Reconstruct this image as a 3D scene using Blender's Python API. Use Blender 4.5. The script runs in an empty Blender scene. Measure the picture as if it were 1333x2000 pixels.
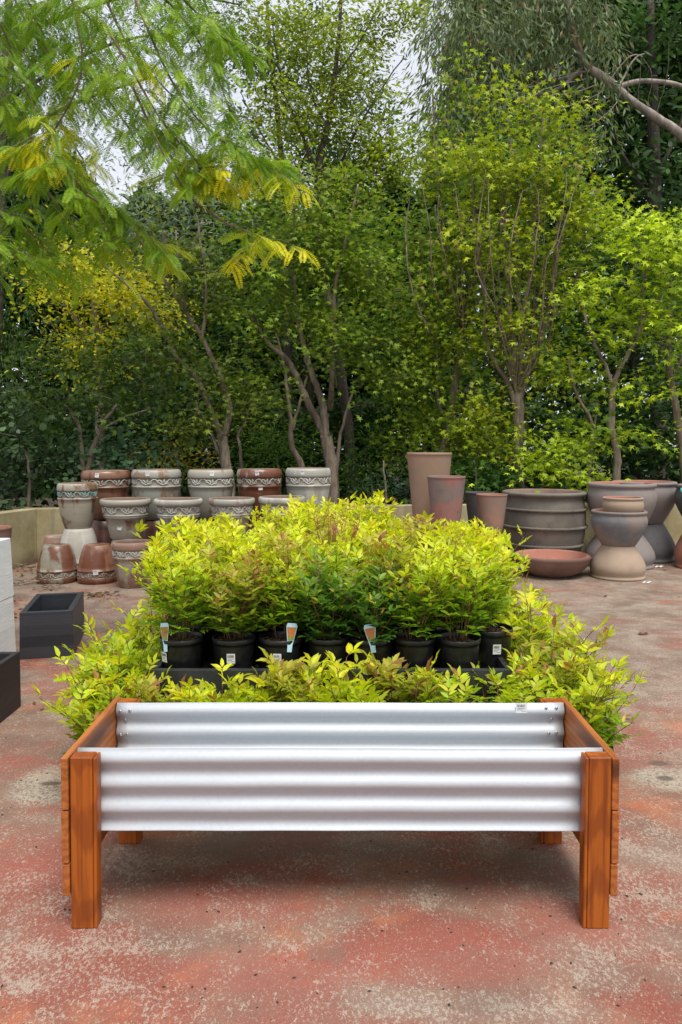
import bpy, math, random
import numpy as np
from mathutils import Vector, Matrix
R = math.radians
sc = bpy.context.scene
C = sc.collection
rng = np.random.default_rng(11)
random.seed(5)

# ------------------------------------------------------------------ camera
F, CX, CY, PITCH, CAMH = 1444.0, 666.5, 931.0, R(2.5), 1.44
cam_d = bpy.data.cameras.new('camera')
cam = bpy.data.objects.new('camera', cam_d); C.objects.link(cam)
cam.location = (0, 0, CAMH)
cam.rotation_euler = (math.pi / 2 - PITCH, 0, 0)
cam_d.sensor_fit = 'VERTICAL'; cam_d.sensor_height = 36.0
cam_d.lens = 36.0 * F / 2000.0
cam_d.shift_y = (CY - 1000.0) / 2000.0
cam_d.clip_end = 500
sc.camera = cam

# ------------------------------------------------------------------ sky and light
SUN_EL, SUN_AZ = R(66), R(158)      # azimuth measured from +Y clockwise
w = bpy.data.worlds.new('World'); sc.world = w; w.use_nodes = True
nt = w.node_tree; nt.nodes.clear()
out = nt.nodes.new('ShaderNodeOutputWorld'); bg = nt.nodes.new('ShaderNodeBackground')
sky = nt.nodes.new('ShaderNodeTexSky'); sky.sky_type = 'NISHITA'; sky.sun_disc = False
sky.sun_elevation = SUN_EL; sky.sun_rotation = SUN_AZ; sky.dust_density = 2.0
tc = nt.nodes.new('ShaderNodeTexCoord'); nz = nt.nodes.new('ShaderNodeTexNoise')
nz.inputs['Scale'].default_value = 2.6; nz.inputs['Detail'].default_value = 5
ramp = nt.nodes.new('ShaderNodeValToRGB')
ramp.color_ramp.elements[0].position = .35; ramp.color_ramp.elements[0].color = (8.2, 8.8, 10.0, 1)
ramp.color_ramp.elements[1].position = .7; ramp.color_ramp.elements[1].color = (10.6, 10.8, 11.2, 1)
mx = nt.nodes.new('ShaderNodeMix'); mx.data_type = 'RGBA'; mx.inputs[0].default_value = .88
L = nt.links.new
L(tc.outputs['Generated'], nz.inputs['Vector']); L(nz.outputs['Fac'], ramp.inputs[0])
L(sky.outputs[0], mx.inputs[6]); L(ramp.outputs[0], mx.inputs[7])
L(mx.outputs[2], bg.inputs['Color']); bg.inputs['Strength'].default_value = .075
L(bg.outputs[0], out.inputs['Surface'])
sd = bpy.data.lights.new('sun', 'SUN'); sd.energy = 2.6; sd.angle = R(28); sd.color = (1, .96, .88)
so = bpy.data.objects.new('sun', sd); C.objects.link(so)
sdir = Vector((math.sin(SUN_AZ) * math.cos(SUN_EL), math.cos(SUN_AZ) * math.cos(SUN_EL), math.sin(SUN_EL)))
so.rotation_euler = sdir.to_track_quat('Z', 'Y').to_euler()
so.location = (0, 0, 20)
sc.view_settings.view_transform = 'Standard'; sc.view_settings.look = 'None'
sc.view_settings.exposure = 0.42; sc.view_settings.gamma = 1
sc.view_settings.use_curve_mapping = False
sc.render.engine = 'CYCLES'
sc.cycles.max_bounces = 6; sc.cycles.transmission_bounces = 4; sc.cycles.diffuse_bounces = 4

# ------------------------------------------------------------------ pixel -> place
cp, sp = math.cos(PITCH), math.sin(PITCH)
def ray(px, py):
    x = (px - CX) / F; v = -(py - CY) / F
    return Vector((x, cp + v * sp, -sp + v * cp))
def P(px, py, Y):
    r = ray(px, py); return Vector((0, 0, CAMH)) + r * (Y / r.y)
def G(px, py, z=0.0):
    r = ray(px, py); return Vector((0, 0, CAMH)) + r * ((z - CAMH) / r.z)
def Z(py, Y): return P(CX, py, Y).z
def X(px, Y): return (px - CX) / F * Y

# ------------------------------------------------------------------ objects
def tag(o, label=None, cat=None, group=None, kind=None):
    if label: o['label'] = label
    if cat: o['category'] = cat
    if group: o['group'] = group
    if kind: o['kind'] = kind
    return o
def empty(name, loc, rz=0.0):
    o = bpy.data.objects.new(name, None); C.objects.link(o)
    o.location = loc; o.rotation_euler = (0, 0, rz); o.empty_display_size = .1
    return o
def obj(name, me, parent=None, loc=None):
    o = bpy.data.objects.new(name, me); C.objects.link(o)
    if parent: o.parent = parent
    if loc is not None: o.location = loc
    return o
class MB:
    def __init__(s): s.v = []; s.f = []; s.m = []; s.sm = []
    def add(s, vs, fs, mi=0, smooth=False):
        b = len(s.v); s.v += [tuple(p) for p in vs]
        for f in fs: s.f.append(tuple(i + b for i in f)); s.m.append(mi); s.sm.append(smooth)
    def box(s, a, b, mi=0, M=None):
        (x0, y0, z0), (x1, y1, z1) = a, b
        vs = [Vector(p) for p in ((x0,y0,z0),(x1,y0,z0),(x1,y1,z0),(x0,y1,z0),(x0,y0,z1),(x1,y0,z1),(x1,y1,z1),(x0,y1,z1))]
        if M: vs = [M @ p for p in vs]
        s.add(vs, [(0,3,2,1),(4,5,6,7),(0,1,5,4),(1,2,6,5),(2,3,7,6),(3,0,4,7)], mi)
    def tube(s, pts, rad, n=6, mi=0, cap=True, smooth=True):
        pts = [Vector(p) for p in pts]; k = len(pts)
        if not hasattr(rad, '__len__'): rad = [rad] * k
        if len(rad) != k: rad = [rad[0] + (rad[-1] - rad[0]) * i / (k - 1) for i in range(k)]
        vs = []; up = Vector((0, 0, 1))
        t0 = (pts[1] - pts[0]).normalized()
        a = t0.cross(up)
        if a.length < .1: a = t0.cross(Vector((1, 0, 0)))
        a.normalize()
        for i in range(k):
            t = (pts[min(i + 1, k - 1)] - pts[max(i - 1, 0)])
            t = t.normalized() if t.length > 1e-9 else t0
            a = (a - t * a.dot(t))
            a = a.normalized() if a.length > 1e-6 else t.orthogonal().normalized()
            b = t.cross(a)
            for j in range(n):
                q = 2 * math.pi * j / n
                vs.append(pts[i] + (a * math.cos(q) + b * math.sin(q)) * rad[i])
        fs = []
        for i in range(k - 1):
            for j in range(n):
                fs.append((i*n+j, i*n+(j+1)%n, (i+1)*n+(j+1)%n, (i+1)*n+j))
        if cap: fs.append(tuple(range(n))[::-1]); fs.append(tuple((k-1)*n + j for j in range(n)))
        s.add(vs, fs, mi, smooth)
    def lathe(s, prof, n=48, mis=None, wob=0.0, seed=0, c=(0, 0, 0)):
        k = len(prof); vs = []
        for i, (r, z) in enumerate(prof):
            for j in range(n):
                q = 2 * math.pi * j / n
                rr = r * (1 + wob * math.sin(2 * q + seed) + wob * .6 * math.sin(3 * q + seed * 2.3 + z * 3))
                vs.append((c[0] + rr * math.cos(q), c[1] + rr * math.sin(q), c[2] + z))
        b = len(s.v); s.v += vs
        for i in range(k - 1):
            mi = mis[i] if mis else 0
            for j in range(n):
                s.f.append((b+i*n+j, b+i*n+(j+1)%n, b+(i+1)*n+(j+1)%n, b+(i+1)*n+j)); s.m.append(mi); s.sm.append(True)
    def mesh(s, name, mats):
        me = bpy.data.meshes.new(name); me.from_pydata(s.v, [], s.f)
        for m in (mats if isinstance(mats, (list, tuple)) else [mats]): me.materials.append(m)
        me.polygons.foreach_set('material_index', s.m); me.polygons.foreach_set('use_smooth', s.sm)
        me.update(); return me
    def build(s, name, mats, parent=None, loc=None, bevel=0, seg=2):
        o = obj(name, s.mesh(name, mats), parent, loc)
        if bevel:
            b = o.modifiers.new('bevel', 'BEVEL'); b.width = bevel; b.segments = seg; b.limit_method = 'ANGLE'; b.angle_limit = R(40)
        return o
    def tree(s, o):
        pass

# leaves: every leaf is its own little set of faces, laid out by numpy
T_MAPLE = (np.array([(0,0,0),(.06,.16,.0),(-.04,.48,-.10),(.30,.22,.02),(.62,.52,-.10),(.50,.13,.02),(1.05,0,-.14),(.50,-.13,.02),(.62,-.52,-.10),(.30,-.22,.02),(-.04,-.48,-.10),(.06,-.16,.0)]), [list(range(12))])
T_LANCE = (np.array([(0,0,0),(.5,0,-.03),(1,0,-.16),(.62,.15,.03),(.28,.18,.04),(.62,-.15,.03),(.28,-.18,.04)]), [[0,1,2,3,4],[0,6,5,2,1]])
T_LANCE2 = (np.array([(0,0,0),(.5,.11,.02),(1,0,-.12),(.5,-.11,.02)]), [[0,3,2,1]])
T_LONG = (np.array([(0,0,0),(.45,.1,.0),(1,0,-.05),(.45,-.1,.0)]), [[0,3,2,1]])
T_ROUND = (np.array([(0,0,0),(.25,.36,.05),(.65,.42,.03),(1,0,-.05),(.65,-.42,.03),(.25,-.36,.05)]), [[0,5,4,3,2,1]])
T_OVAL = (np.array([(0,0,0),(.3,.2,.03),(.7,.2,.02),(1,0,-.06),(.7,-.2,.02),(.3,-.2,.03)]), [[0,5,4,3,2,1]])
T_LEAFLET = (np.array([(0,0,0),(.35,.14,.0),(.8,.115,.0),(1,0,0),(.8,-.115,.0),(.35,-.14,0)]), [[0,5,4,3,2,1]])
def leaf_mesh(name, T, pos, d, n, size, col, mat, extra=None):
    tv, tf = T; N = len(pos); K = len(tv)
    d = d / (np.linalg.norm(d, axis=1, keepdims=True) + 1e-9)
    s = np.cross(n, d); s /= (np.linalg.norm(s, axis=1, keepdims=True) + 1e-9)
    nn = np.cross(d, s)
    size = np.broadcast_to(np.asarray(size, float).reshape(-1, 1, 1), (N, 1, 1))
    V = pos[:, None, :] + size * (tv[None, :, 0:1] * d[:, None, :] + tv[None, :, 1:2] * s[:, None, :] + tv[None, :, 2:3] * nn[:, None, :])
    V = V.reshape(-1, 3)
    lens = [len(f) for f in tf]; flat = np.concatenate([np.array(f) for f in tf])
    loops = (flat[None, :] + (np.arange(N) * K)[:, None]).reshape(-1)
    tot = np.tile(np.array(lens), N)
    cols = np.repeat(np.concatenate([col, np.ones((N, 1))], 1), K, axis=0)
    me = bpy.data.meshes.new(name)
    me.vertices.add(len(V)); me.vertices.foreach_set('co', V.astype(np.float32).ravel())
    me.loops.add(len(loops)); me.loops.foreach_set('vertex_index', loops.astype(np.int32))
    me.polygons.add(len(tot))
    st = np.concatenate([[0], np.cumsum(tot)[:-1]])
    me.polygons.foreach_set('loop_start', st.astype(np.int32)); me.polygons.foreach_set('loop_total', tot.astype(np.int32))
    me.update(calc_edges=True)
    a = me.color_attributes.new('Col', 'FLOAT_COLOR', 'POINT')
    a.data.foreach_set('color', cols.astype(np.float32).ravel())
    me.materials.append(mat)
    return me
def vary(n, c0, c1, p=1.0, jit=.12, r=rng):
    t = r.random((n, 1)) ** p
    c = np.array(c0)[None] * (1 - t) + np.array(c1)[None] * t
    return np.clip(c * (1 + r.normal(0, jit, (n, 1))), .002, 1)

# ------------------------------------------------------------------ materials
class NT:
    def __init__(s, name):
        s.m = bpy.data.materials.new(name); s.m.use_nodes = True; s.t = s.m.node_tree; s.t.nodes.clear()
        s.out = s.t.nodes.new('ShaderNodeOutputMaterial')
    def n(s, typ, ins=None, **kw):
        o = s.t.nodes.new('ShaderNode' + typ)
        for k, v in kw.items(): setattr(o, k, v)
        for k, v in (ins or {}).items(): s.set(o.inputs[k], v)
        return o
    def set(s, sock, v):
        if hasattr(v, 'is_output') or isinstance(v, bpy.types.NodeSocket): s.t.links.new(v, sock)
        else:
            if isinstance(v, (tuple, list)) and len(v) == 3 and sock.type == 'RGBA': v = (*v, 1)
            sock.default_value = v
    def math(s, op, a, b=0.0, c=0.0, clamp=False):
        return s.n('Math', {0: a, 1: b, 2: c}, operation=op, use_clamp=clamp).outputs[0]
    def mix(s, f, a, b, mode='MIX'):
        o = s.n('Mix', {0: f, 6: a, 7: b}, data_type='RGBA', blend_type=mode); return o.outputs[2]
    def coord(s, scale=(1, 1, 1), loc=(0, 0, 0), rot=(0, 0, 0), kind='Object'):
        t = s.n('TexCoord'); m = s.n('Mapping', {'Vector': t.outputs[kind], 'Scale': scale, 'Location': loc, 'Rotation': rot}); return m.outputs[0]
    def noise(s, vec, scale, det=4, rough=.55, dist=0.0):
        return s.n('TexNoise', {'Vector': vec, 'Scale': scale, 'Detail': det, 'Roughness': rough, 'Distortion': dist}).outputs['Fac']
    def ss(s, v, lo, hi):
        o = s.n('MapRange', {'Value': v, 'From Min': lo, 'From Max': hi, 'To Min': 0.0, 'To Max': 1.0}, interpolation_type='SMOOTHSTEP'); return o.outputs[0]
    def bump(s, h, strength=.3, dist=.01):
        return s.n('Bump', {'Height': h, 'Strength': strength, 'Distance': dist}).outputs[0]
    def bsdf(s, **ins):
        p = s.n('BsdfPrincipled')
        for k, v in ins.items(): s.set(p.inputs[k.replace('_', ' ')], v)
        s.t.links.new(p.outputs[0], s.out.inputs[0]); return s.m

def m_leaf(name, trans=.45, rough=.5, spec=.35, tboost=1.25):
    t = NT(name); a = t.n('Attribute', attribute_name='Col')
    p = t.n('BsdfPrincipled', {'Base Color': a.outputs['Color'], 'Roughness': rough, 'Specular IOR Level': spec})
    tb = t.mix(1.0, a.outputs['Color'], (tboost, tboost * 1.02, .8), 'MULTIPLY')
    tr = t.n('BsdfTranslucent', {'Color': tb})
    m = t.n('MixShader', {0: trans, 1: p.outputs[0], 2: tr.outputs[0]})
    t.t.links.new(m.outputs[0], t.out.inputs[0]); return t.m
M_LEAF = m_leaf('broad leaf', .36, .5, .22)
M_NAND = m_leaf('nandina leaf', .45, .42, .4)
M_GLOSSY = m_leaf('glossy leaf', .2, .42, .35)

def m_bark(name, c0, c1, sc_=18):
    t = NT(name); v = t.coord((1, 1, .25)); n1 = t.noise(v, sc_, 6, .65); n2 = t.noise(v, 3, 3)
    c = t.mix(t.ss(n1, .35, .65), c0, c1); c = t.mix(t.ss(n2, .45, .7), c, tuple(x * .55 for x in c0))
    return t.bsdf(Base_Color=c, Roughness=.85, Normal=t.bump(n1, .6, .02))
M_BARK = m_bark('maple bark', (.15, .11, .08), (.34, .27, .2))
M_BARKD = m_bark('dark bark', (.045, .035, .028), (.11, .085, .065))
M_BARKP = m_bark('pale gum bark', (.24, .2, .17), (.42, .36, .31), 8)
M_TWIG = m_bark('twig', (.10, .075, .045), (.2, .16, .09))
M_TWIGY = m_bark('young twig', (.35, .36, .06), (.45, .45, .1))

def m_ground():
    t = NT('worn red painted concrete')
    v = t.coord()
    warp = t.noise(v, 1.7, 3); 
    wv = t.n('VectorMath', {0: v, 1: t.n('CombineXYZ', {0: t.math('MULTIPLY', warp, .25), 1: t.math('MULTIPLY', warp, -.2), 2: 0.0}).outputs[0]}, operation='ADD').outputs[0]
    big = t.noise(wv, .95, 5, .6); mid = t.noise(wv, 3.2, 6, .62); mid2 = t.noise(t.coord(loc=(5, 3, 0)), 2.1, 6, .6)
    org = t.noise(t.coord(loc=(9, -4, 0)), 1.9, 5, .65)
    fine = t.math('ADD', t.math('MULTIPLY', t.noise(t.coord(scale=(1, .72, 1), rot=(0, 0, .5)), 88, 5, .72, .5), .72), t.math('MULTIPLY', t.noise(t.coord(loc=(2, 2, 0)), 9, 4, .6), .28))
    fine2 = t.noise(t.coord(loc=(3, 1, 0)), 260, 3, .7)
    # paint
    c = t.mix(t.ss(big, .38, .62), (.255, .078, .052), (.275, .112, .082))
    c = t.mix(t.math('MULTIPLY', t.ss(org, .50, .66), .85), c, (.44, .15, .07))
    sepY = t.n('SeparateXYZ', {0: v})
    xx, yy = sepY.outputs[0], sepY.outputs[1]
    def ell(cx, cy, rx, ry, soft=.6, wob=.5):
        dx = t.math('DIVIDE', t.math('SUBTRACT', xx, cx), rx); dy = t.math('DIVIDE', t.math('SUBTRACT', yy, cy), ry)
        d = t.math('SQRT', t.math('ADD', t.math('MULTIPLY', dx, dx), t.math('MULTIPLY', dy, dy)))
        d = t.math('ADD', d, t.math('MULTIPLY', t.math('SUBTRACT', mid, .5), wob * 2.4))
        return t.n('MapRange', {'Value': d, 'From Min': 1.0 - soft, 'From Max': 1.0 + soft * .4, 'To Min': 1.0, 'To Max': 0.0}, interpolation_type='SMOOTHSTEP').outputs[0]
    far = t.ss(yy, 2.6, 5.5)
    right = t.math('MULTIPLY', t.ss(xx, .7, 1.8), .5)
    streak = t.noise(t.coord(scale=(.45, 1.3, 1), loc=(4, 4, 0)), 2.4, 6, .62)
    gr = t.ss(t.math('ADD', t.math('MULTIPLY', t.math('ADD', mid2, streak), .5), t.math('ADD', t.math('MULTIPLY', far, .055), t.math('MULTIPLY', right, .05))), .465, .56)
    c = t.mix(t.math('MULTIPLY', gr, t.math('ADD', .6, t.math('MULTIPLY', far, .25))), c, t.mix(t.ss(mid, .35, .6), (.16, .118, .088), (.255, .205, .155)))
    # wear: where the paint has gone
    wear = t.math('ADD', t.math('MULTIPLY', t.ss(mid, .40, .72), .6), t.math('MULTIPLY', right, .3))
    def gp(px, py): 
        q = G(px, py); return q.x, q.y
    for (px, py, rx, ry, a) in [(60, 1880, .3, .13, .34), (270, 1835, .22, .08, .34), (250, 1920, .16, .06, .2), (30, 1960, .2, .12, .3),
                                (250, 1690, .16, .13, .35), (90, 1770, .2, .12, .25), (1250, 1760, .25, .16, .4), (1190, 1900, .22, .14, .25), (1290, 1640, .3, .2, .4),
                                (950, 1960, .3, .06, .25), (1320, 1340, .5, .35, .2), (760, 1975, .22, .06, .2), (480, 1810, .1, .06, .2), (870, 1640, .25, .12, .15)]:
        x0, y0 = gp(px, py); wear = t.math('ADD', wear, t.math('MULTIPLY', ell(x0, y0, rx, ry), a))
    red = None
    for (px, py, rx, ry) in [(470, 1770, .36, .13), (600, 1890, .45, .1), (900, 1860, .35, .14), (1120, 1800, .25, .16), (80, 1700, .2, .1)]:
        x0, y0 = gp(px, py); e = ell(x0, y0, rx, ry); red = e if red is None else t.math('MAXIMUM', red, e)
    c = t.mix(t.math('MULTIPLY', red, .55), c, (.34, .108, .08))
    wear = t.math('SUBTRACT', wear, t.math('MULTIPLY', red, .12))
    spk = t.ss(t.math('ADD', fine, t.math('MULTIPLY', t.math('SUBTRACT', wear, .30), .10)), .525, .57)
    spk2 = t.ss(t.math('ADD', t.noise(t.coord(scale=(1, .6, 1), rot=(0, 0, -.7), loc=(7, 7, 0)), 150, 4, .75, .4), t.math('MULTIPLY', wear, .05)), .57, .63)
    pale = t.mix(t.ss(fine2, .4, .6), (.33, .265, .21), (.50, .435, .355))
    c = t.mix(t.math('MULTIPLY', t.ss(wear, .35, 1.2), .5), c, (.25, .195, .16))
    c = t.mix(t.math('MULTIPLY', t.math('MAXIMUM', spk, t.math('MULTIPLY', spk2, .75)), .68), c, pale)
    dk = t.ss(t.noise(t.coord(loc=(17, 2, 0)), 60, 5, .75), .56, .66)
    c = t.mix(t.math('MULTIPLY', dk, .45), c, (.12, .075, .06))
    # two bald patches with a dark stain in each, and a grey drip
    for (px, py, rx, ry, sx, sy) in [(100, 1530, .17, .2, .05, .02), (1300, 1520, .16, .12, .045, .03)]:
        x0, y0 = gp(px, py)
        m = ell(x0, y0, rx, ry, .4, .4)
        c = t.mix(t.math('MULTIPLY', m, t.math('MULTIPLY', t.ss(fine, .42, .54), .8)), c, (.42, .39, .31))
        c = t.mix(t.math('MULTIPLY', ell(x0, y0, sx, sy, .4, .3), .8), c, (.09, .07, .055))
    x0, y0 = gp(1215, 1510); c = t.mix(t.math('MULTIPLY', ell(x0 + .2, y0 + .1, .05, .03, .4, .3), .7), c, (.1, .08, .06))
    for (px, py, rx, ry, a) in [(625, 1860, .05, .045, .35), (660, 1865, .03, .06, .35), (950, 1960, .1, .05, .35), (560, 1650, .5, .13, .45), (1060, 1700, .22, .12, .4), (330, 1120, .9, .5, .5), (80, 1130, .9, 1.0, .5)]:  # the patches under the garden bed mix stain with painted shade
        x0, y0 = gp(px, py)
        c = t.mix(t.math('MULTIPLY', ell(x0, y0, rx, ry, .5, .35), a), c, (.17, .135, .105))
    # grit
    gs = t.noise(t.coord(loc=(1, 8, 0)), 70, 2, .5)
    c = t.mix(t.math('MULTIPLY', t.ss(gs, .70, .74), .7), c, (.06, .045, .04))
    c = t.mix(1.0, c, t.mix(t.ss(fine2, .2, .8), (.78, .78, .78), (1.18, 1.18, 1.18)), 'MULTIPLY')
    h = t.math('ADD', t.math('MULTIPLY', fine, .7), t.math('MULTIPLY', fine2, .3))
    return t.bsdf(Base_Color=c, Roughness=.78, Specular_IOR_Level=.3, Normal=t.bump(h, .35, .006))
def m_simple(name, c, rough=.6, metal=0.0, var=0.0, sc_=20, bump=0.0, spec=.5, c2=None):
    t = NT(name); v = t.coord(); n1 = t.noise(v, sc_, 5, .6)
    col = t.mix(t.ss(n1, .35, .65), tuple(x * (1 - var) for x in c), c2 or tuple(min(1, x * (1 + var)) for x in c))
    kw = dict(Base_Color=col, Roughness=rough, Metallic=metal, Specular_IOR_Level=spec)
    if bump: kw['Normal'] = t.bump(n1, bump, .005)
    return t.bsdf(**kw)
def m_wood(name, axis, c0=(.40, .105, .010), c1=(.20, .042, .006), seed=0, rough=.38):
    t = NT(name); s = [62, 62, 62]; s[axis] = 1.8
    v = t.coord(tuple(s), loc=(seed, seed * 1.7, seed * .6)); s2 = [7, 7, 7]; s2[axis] = .9
    v2 = t.coord(tuple(s2), loc=(seed, 2, 5)); g = t.noise(v, 1.0, 6, .6, .6); g2 = t.noise(v2, 1.0, 4, .6, 1.5)
    wv = t.n('TexWave', {'Vector': v2, 'Scale': 1.6, 'Distortion': 7.0, 'Detail': 3.0, 'Detail Scale': 1.2}, wave_type='RINGS').outputs['Fac']
    c = t.mix(t.ss(g, .25, .6), c1, c0); c = t.mix(t.math('MULTIPLY', t.ss(wv, .45, .9), .6), c, c1)
    c = t.mix(t.math('MULTIPLY', t.ss(g2, .6, .78), .6), c, tuple(x * .6 for x in c1))
    kn = t.n('TexVoronoi', {'Vector': v2, 'Scale': .55}).outputs['Distance']
    c = t.mix(t.math('MULTIPLY', t.ss(kn, .17, .06), .85), c, (.07, .022, .008))
    return t.bsdf(Base_Color=c, Roughness=t.math('ADD', rough, t.math('MULTIPLY', g, .2)), Specular_IOR_Level=.4, Normal=t.bump(g, .12, .001))
def m_glaze(name, ca, cb, cc, bias=.5, rough=.25, seed=0):
    t = NT(name); v = t.coord((1, 1, .22), loc=(seed * 3.1, seed, seed)); v3 = t.coord(loc=(seed, 4, seed)); 
    big = t.noise(v, 4.2, 4, .55, .3); hor = t.noise(t.coord((.6, .6, 9), loc=(seed, 0, 0)), 3.0, 4, .6); sp_ = t.noise(v3, 45, 5, .7); b2 = t.noise(v3, 7, 5, .6)
    c = t.mix(t.ss(t.math('ADD', big, t.math('MULTIPLY', t.math('SUBTRACT', b2, .5), .5)), bias - .05, bias + .05), ca, cb)
    c = t.mix(t.math('MULTIPLY', t.ss(hor, .5, .75), .5), c, cc)
    c = t.mix(t.math('MULTIPLY', t.ss(sp_, .55, .75), .45), c, cc)
    return t.bsdf(Base_Color=c, Roughness=t.math('ADD', rough, t.math('MULTIPLY', b2, .3)), Specular_IOR_Level=.55, Normal=t.bump(t.math('ADD', hor, sp_), .12, .004))
def m_clay(name, ca, cb, cc, seed=0, lo=.42, hi=.6):
    t = NT(name); v = t.coord(loc=(seed * 2.3, seed, seed * .7)); a = t.noise(v, 3.0, 3, .5); b = t.noise(v, 9, 5, .65); f = t.noise(v, 120, 4, .7); hor = t.noise(t.coord((.3, .3, 40)), 2.0, 2)
    c = t.mix(t.ss(a, lo, hi), ca, cb); c = t.mix(t.math('MULTIPLY', t.ss(b, .5, .7), .5), c, cc)
    c = t.mix(1.0, c, t.mix(f, (.82, .82, .82), (1.14, 1.14, 1.14)), 'MULTIPLY')
    c = t.mix(t.math('MULTIPLY', t.ss(f, .68, .72), .5), c, (.5, .45, .38))
    return t.bsdf(Base_Color=c, Roughness=.75, Specular_IOR_Level=.3, Normal=t.bump(t.math('ADD', f, t.math('MULTIPLY', hor, .5)), .25, .004))
def m_render_wall():
    t = NT('stained cement render'); v = t.coord(); a = t.noise(v, 2.2, 6, .62); b = t.noise(v, 40, 5, .7); z = t.n('SeparateXYZ', {0: v}).outputs[2]
    st = t.noise(t.coord((6, 6, .4)), 1.5, 4)
    c = t.mix(t.ss(a, .35, .65), (.30, .245, .12), (.42, .37, .22)); c = t.mix(t.math('MULTIPLY', t.ss(st, .5, .7), .5), c, (.2, .17, .09))
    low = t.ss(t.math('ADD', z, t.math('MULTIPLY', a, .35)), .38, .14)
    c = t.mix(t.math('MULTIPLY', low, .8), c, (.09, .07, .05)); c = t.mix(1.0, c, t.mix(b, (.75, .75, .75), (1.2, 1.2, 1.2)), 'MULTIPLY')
    return t.bsdf(Base_Color=c, Roughness=.9, Normal=t.bump(b, .3, .006))
def m_planks(name, c0, c1, seed=0, rough=.5, n=1.0):
    # cast stone bands that imitate sawn boards
    t = NT(name); v = t.coord(); z = t.n('SeparateXYZ', {0: t.coord((1, 1, 1), rot=(R(1.2), 0, 0))}).outputs[2]
    k = t.math('FLOOR', t.math('MULTIPLY', z, 14.0 * n)); wn = t.n('TexWhiteNoise', {'W': t.math('ADD', k, float(seed))}, noise_dimensions='1D').outputs['Value']
    g = t.noise(t.coord((6, 6, 60)), 1.6, 5, .65)
    c = t.mix(wn, c0, c1); c = t.mix(1.0, c, t.mix(g, (.78, .78, .78), (1.15, 1.15, 1.15)), 'MULTIPLY')
    fr = t.math('FRACT', t.math('MULTIPLY', z, 14.0 * n)); edge = t.ss(fr, .0, .05)
    c = t.mix(t.math('MULTIPLY', t.math('SUBTRACT', 1.0, edge), .3), c, tuple(x * .6 for x in c0))
    return t.bsdf(Base_Color=c, Roughness=rough, Normal=t.bump(t.math('ADD', g, t.math('MULTIPLY', wn, .8)), .35, .006))

M_GROUND = m_ground()
M_SOIL = m_simple('leafy soil', (.06, .045, .03), .95, var=.5, sc_=9, bump=.6)
M_WALL = m_render_wall()
M_ZINC = None
def m_zinc():
    t = NT('zincalume sheet'); v = t.coord(); sp_ = t.n('TexVoronoi', {'Vector': t.coord((1, 1, 1)), 'Scale': 110.0}).outputs['Color']
    f = t.noise(v, 420, 3, .6); lng = t.noise(t.coord((1.2, 20, 20)), 2, 4)
    c = t.mix(t.n('SeparateColor', {0: sp_}).outputs[0], (.49, .52, .555), (.52, .55, .58)); c = t.mix(t.math('MULTIPLY', t.ss(lng, .5, .7), .25), c, (.44, .47, .50))
    return t.bsdf(Base_Color=c, Metallic=.3, Roughness=t.math('ADD', .42, t.math('MULTIPLY', f, .12)), Normal=t.bump(f, .12, .001))
M_ZINC = m_zinc()
M_BLACKP = m_simple('black nursery plastic', (.012, .012, .013), .33, var=.3, sc_=30, bump=.05)
M_BENCH = m_simple('dark grey bench plastic', (.028, .03, .033), .5, var=.25, sc_=14)
M_MIX = m_simple('bark potting mix', (.09, .045, .028), .95, var=.6, sc_=110, bump=1.0, c2=(.2, .11, .07))
M_WHITE = m_simple('white label paper', (.8, .8, .8), .5, var=.03)
M_INK = m_simple('black ink', (.03, .03, .03), .5)
M_BOLT = m_simple('galvanised screw', (.5, .5, .52), .35, metal=.9)
M_RAIL = m_simple('black steel rail', (.02, .02, .022), .6)  # dark steel for the braces inside the side boards

# ------------------------------------------------------------------ ground
def sheet(name, x0, x1, y0, y1, z, mat):
    b = MB(); b.add([(x0, y0, z), (x1, y0, z), (x1, y1, z), (x0, y1, z)], [(0, 1, 2, 3)]); o = b.build(name, mat); tag(o, kind='structure'); return o
sheet('ground', -150, 150, -150, 200, -.004, M_SOIL)
# walls: back wall from the left corner to the right, side wall coming forward on the left
cl = G(73, 1100); WZ = Z(994, cl.y)
wr = Vector((3.95, 9.72, 0)); dirw = (wr - cl).normalized(); far_r = cl + dirw * 14.0
side0 = Vector((-3.88, 8.2, 0)); dirs = (side0 - cl).normalized(); near_l = cl + dirs * 9.0
nb = Vector((-dirw.y, dirw.x, 0)); ns = Vector((dirs.y, -dirs.x, 0))
if nb.y < 0: nb = -nb
if ns.x > 0: ns = -ns
b = MB(); b.add([near_l + Vector((0, 0, 0)), Vector((12, near_l.y, 0)), far_r, cl], [(0, 1, 2, 3)])
# the yard reaches behind the camera
b.add([(near_l.x, -12, 0), (12, -12, 0), (12, near_l.y, 0), (near_l.x, near_l.y, 0)], [(0, 1, 2, 3)])
tag(b.build('yard', M_GROUND), kind='structure')
def wall(name, a, bb, n, label, ext0=0):
    th = .2; root = empty(name, a)
    tag(root, label, 'wall')
    d = (bb - a); q = MB()
    vs = [Vector((0,0,-.05)), d + Vector((0,0,-.05)), d + n*th + Vector((0,0,-.05)), n*th - d.normalized()*ext0 + Vector((0,0,-.05))]
    k = int(d.length / .5); 
    tops = [v + Vector((0,0,WZ + .05)) for v in vs]
    q.add(vs + tops, [(0,3,2,1),(4,5,6,7),(0,1,5,4),(1,2,6,5),(2,3,7,6),(3,0,4,7)])
    q.build('render_face', M_WALL, root, bevel=.006); return root
wall('low_wall', cl, far_r, nb, 'long low cement rendered wall running behind the pots', .2)
wall('low_wall', near_l, cl - dirs * -.001, ns, 'short low stained wall coming forward at the left of the yard')

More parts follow.
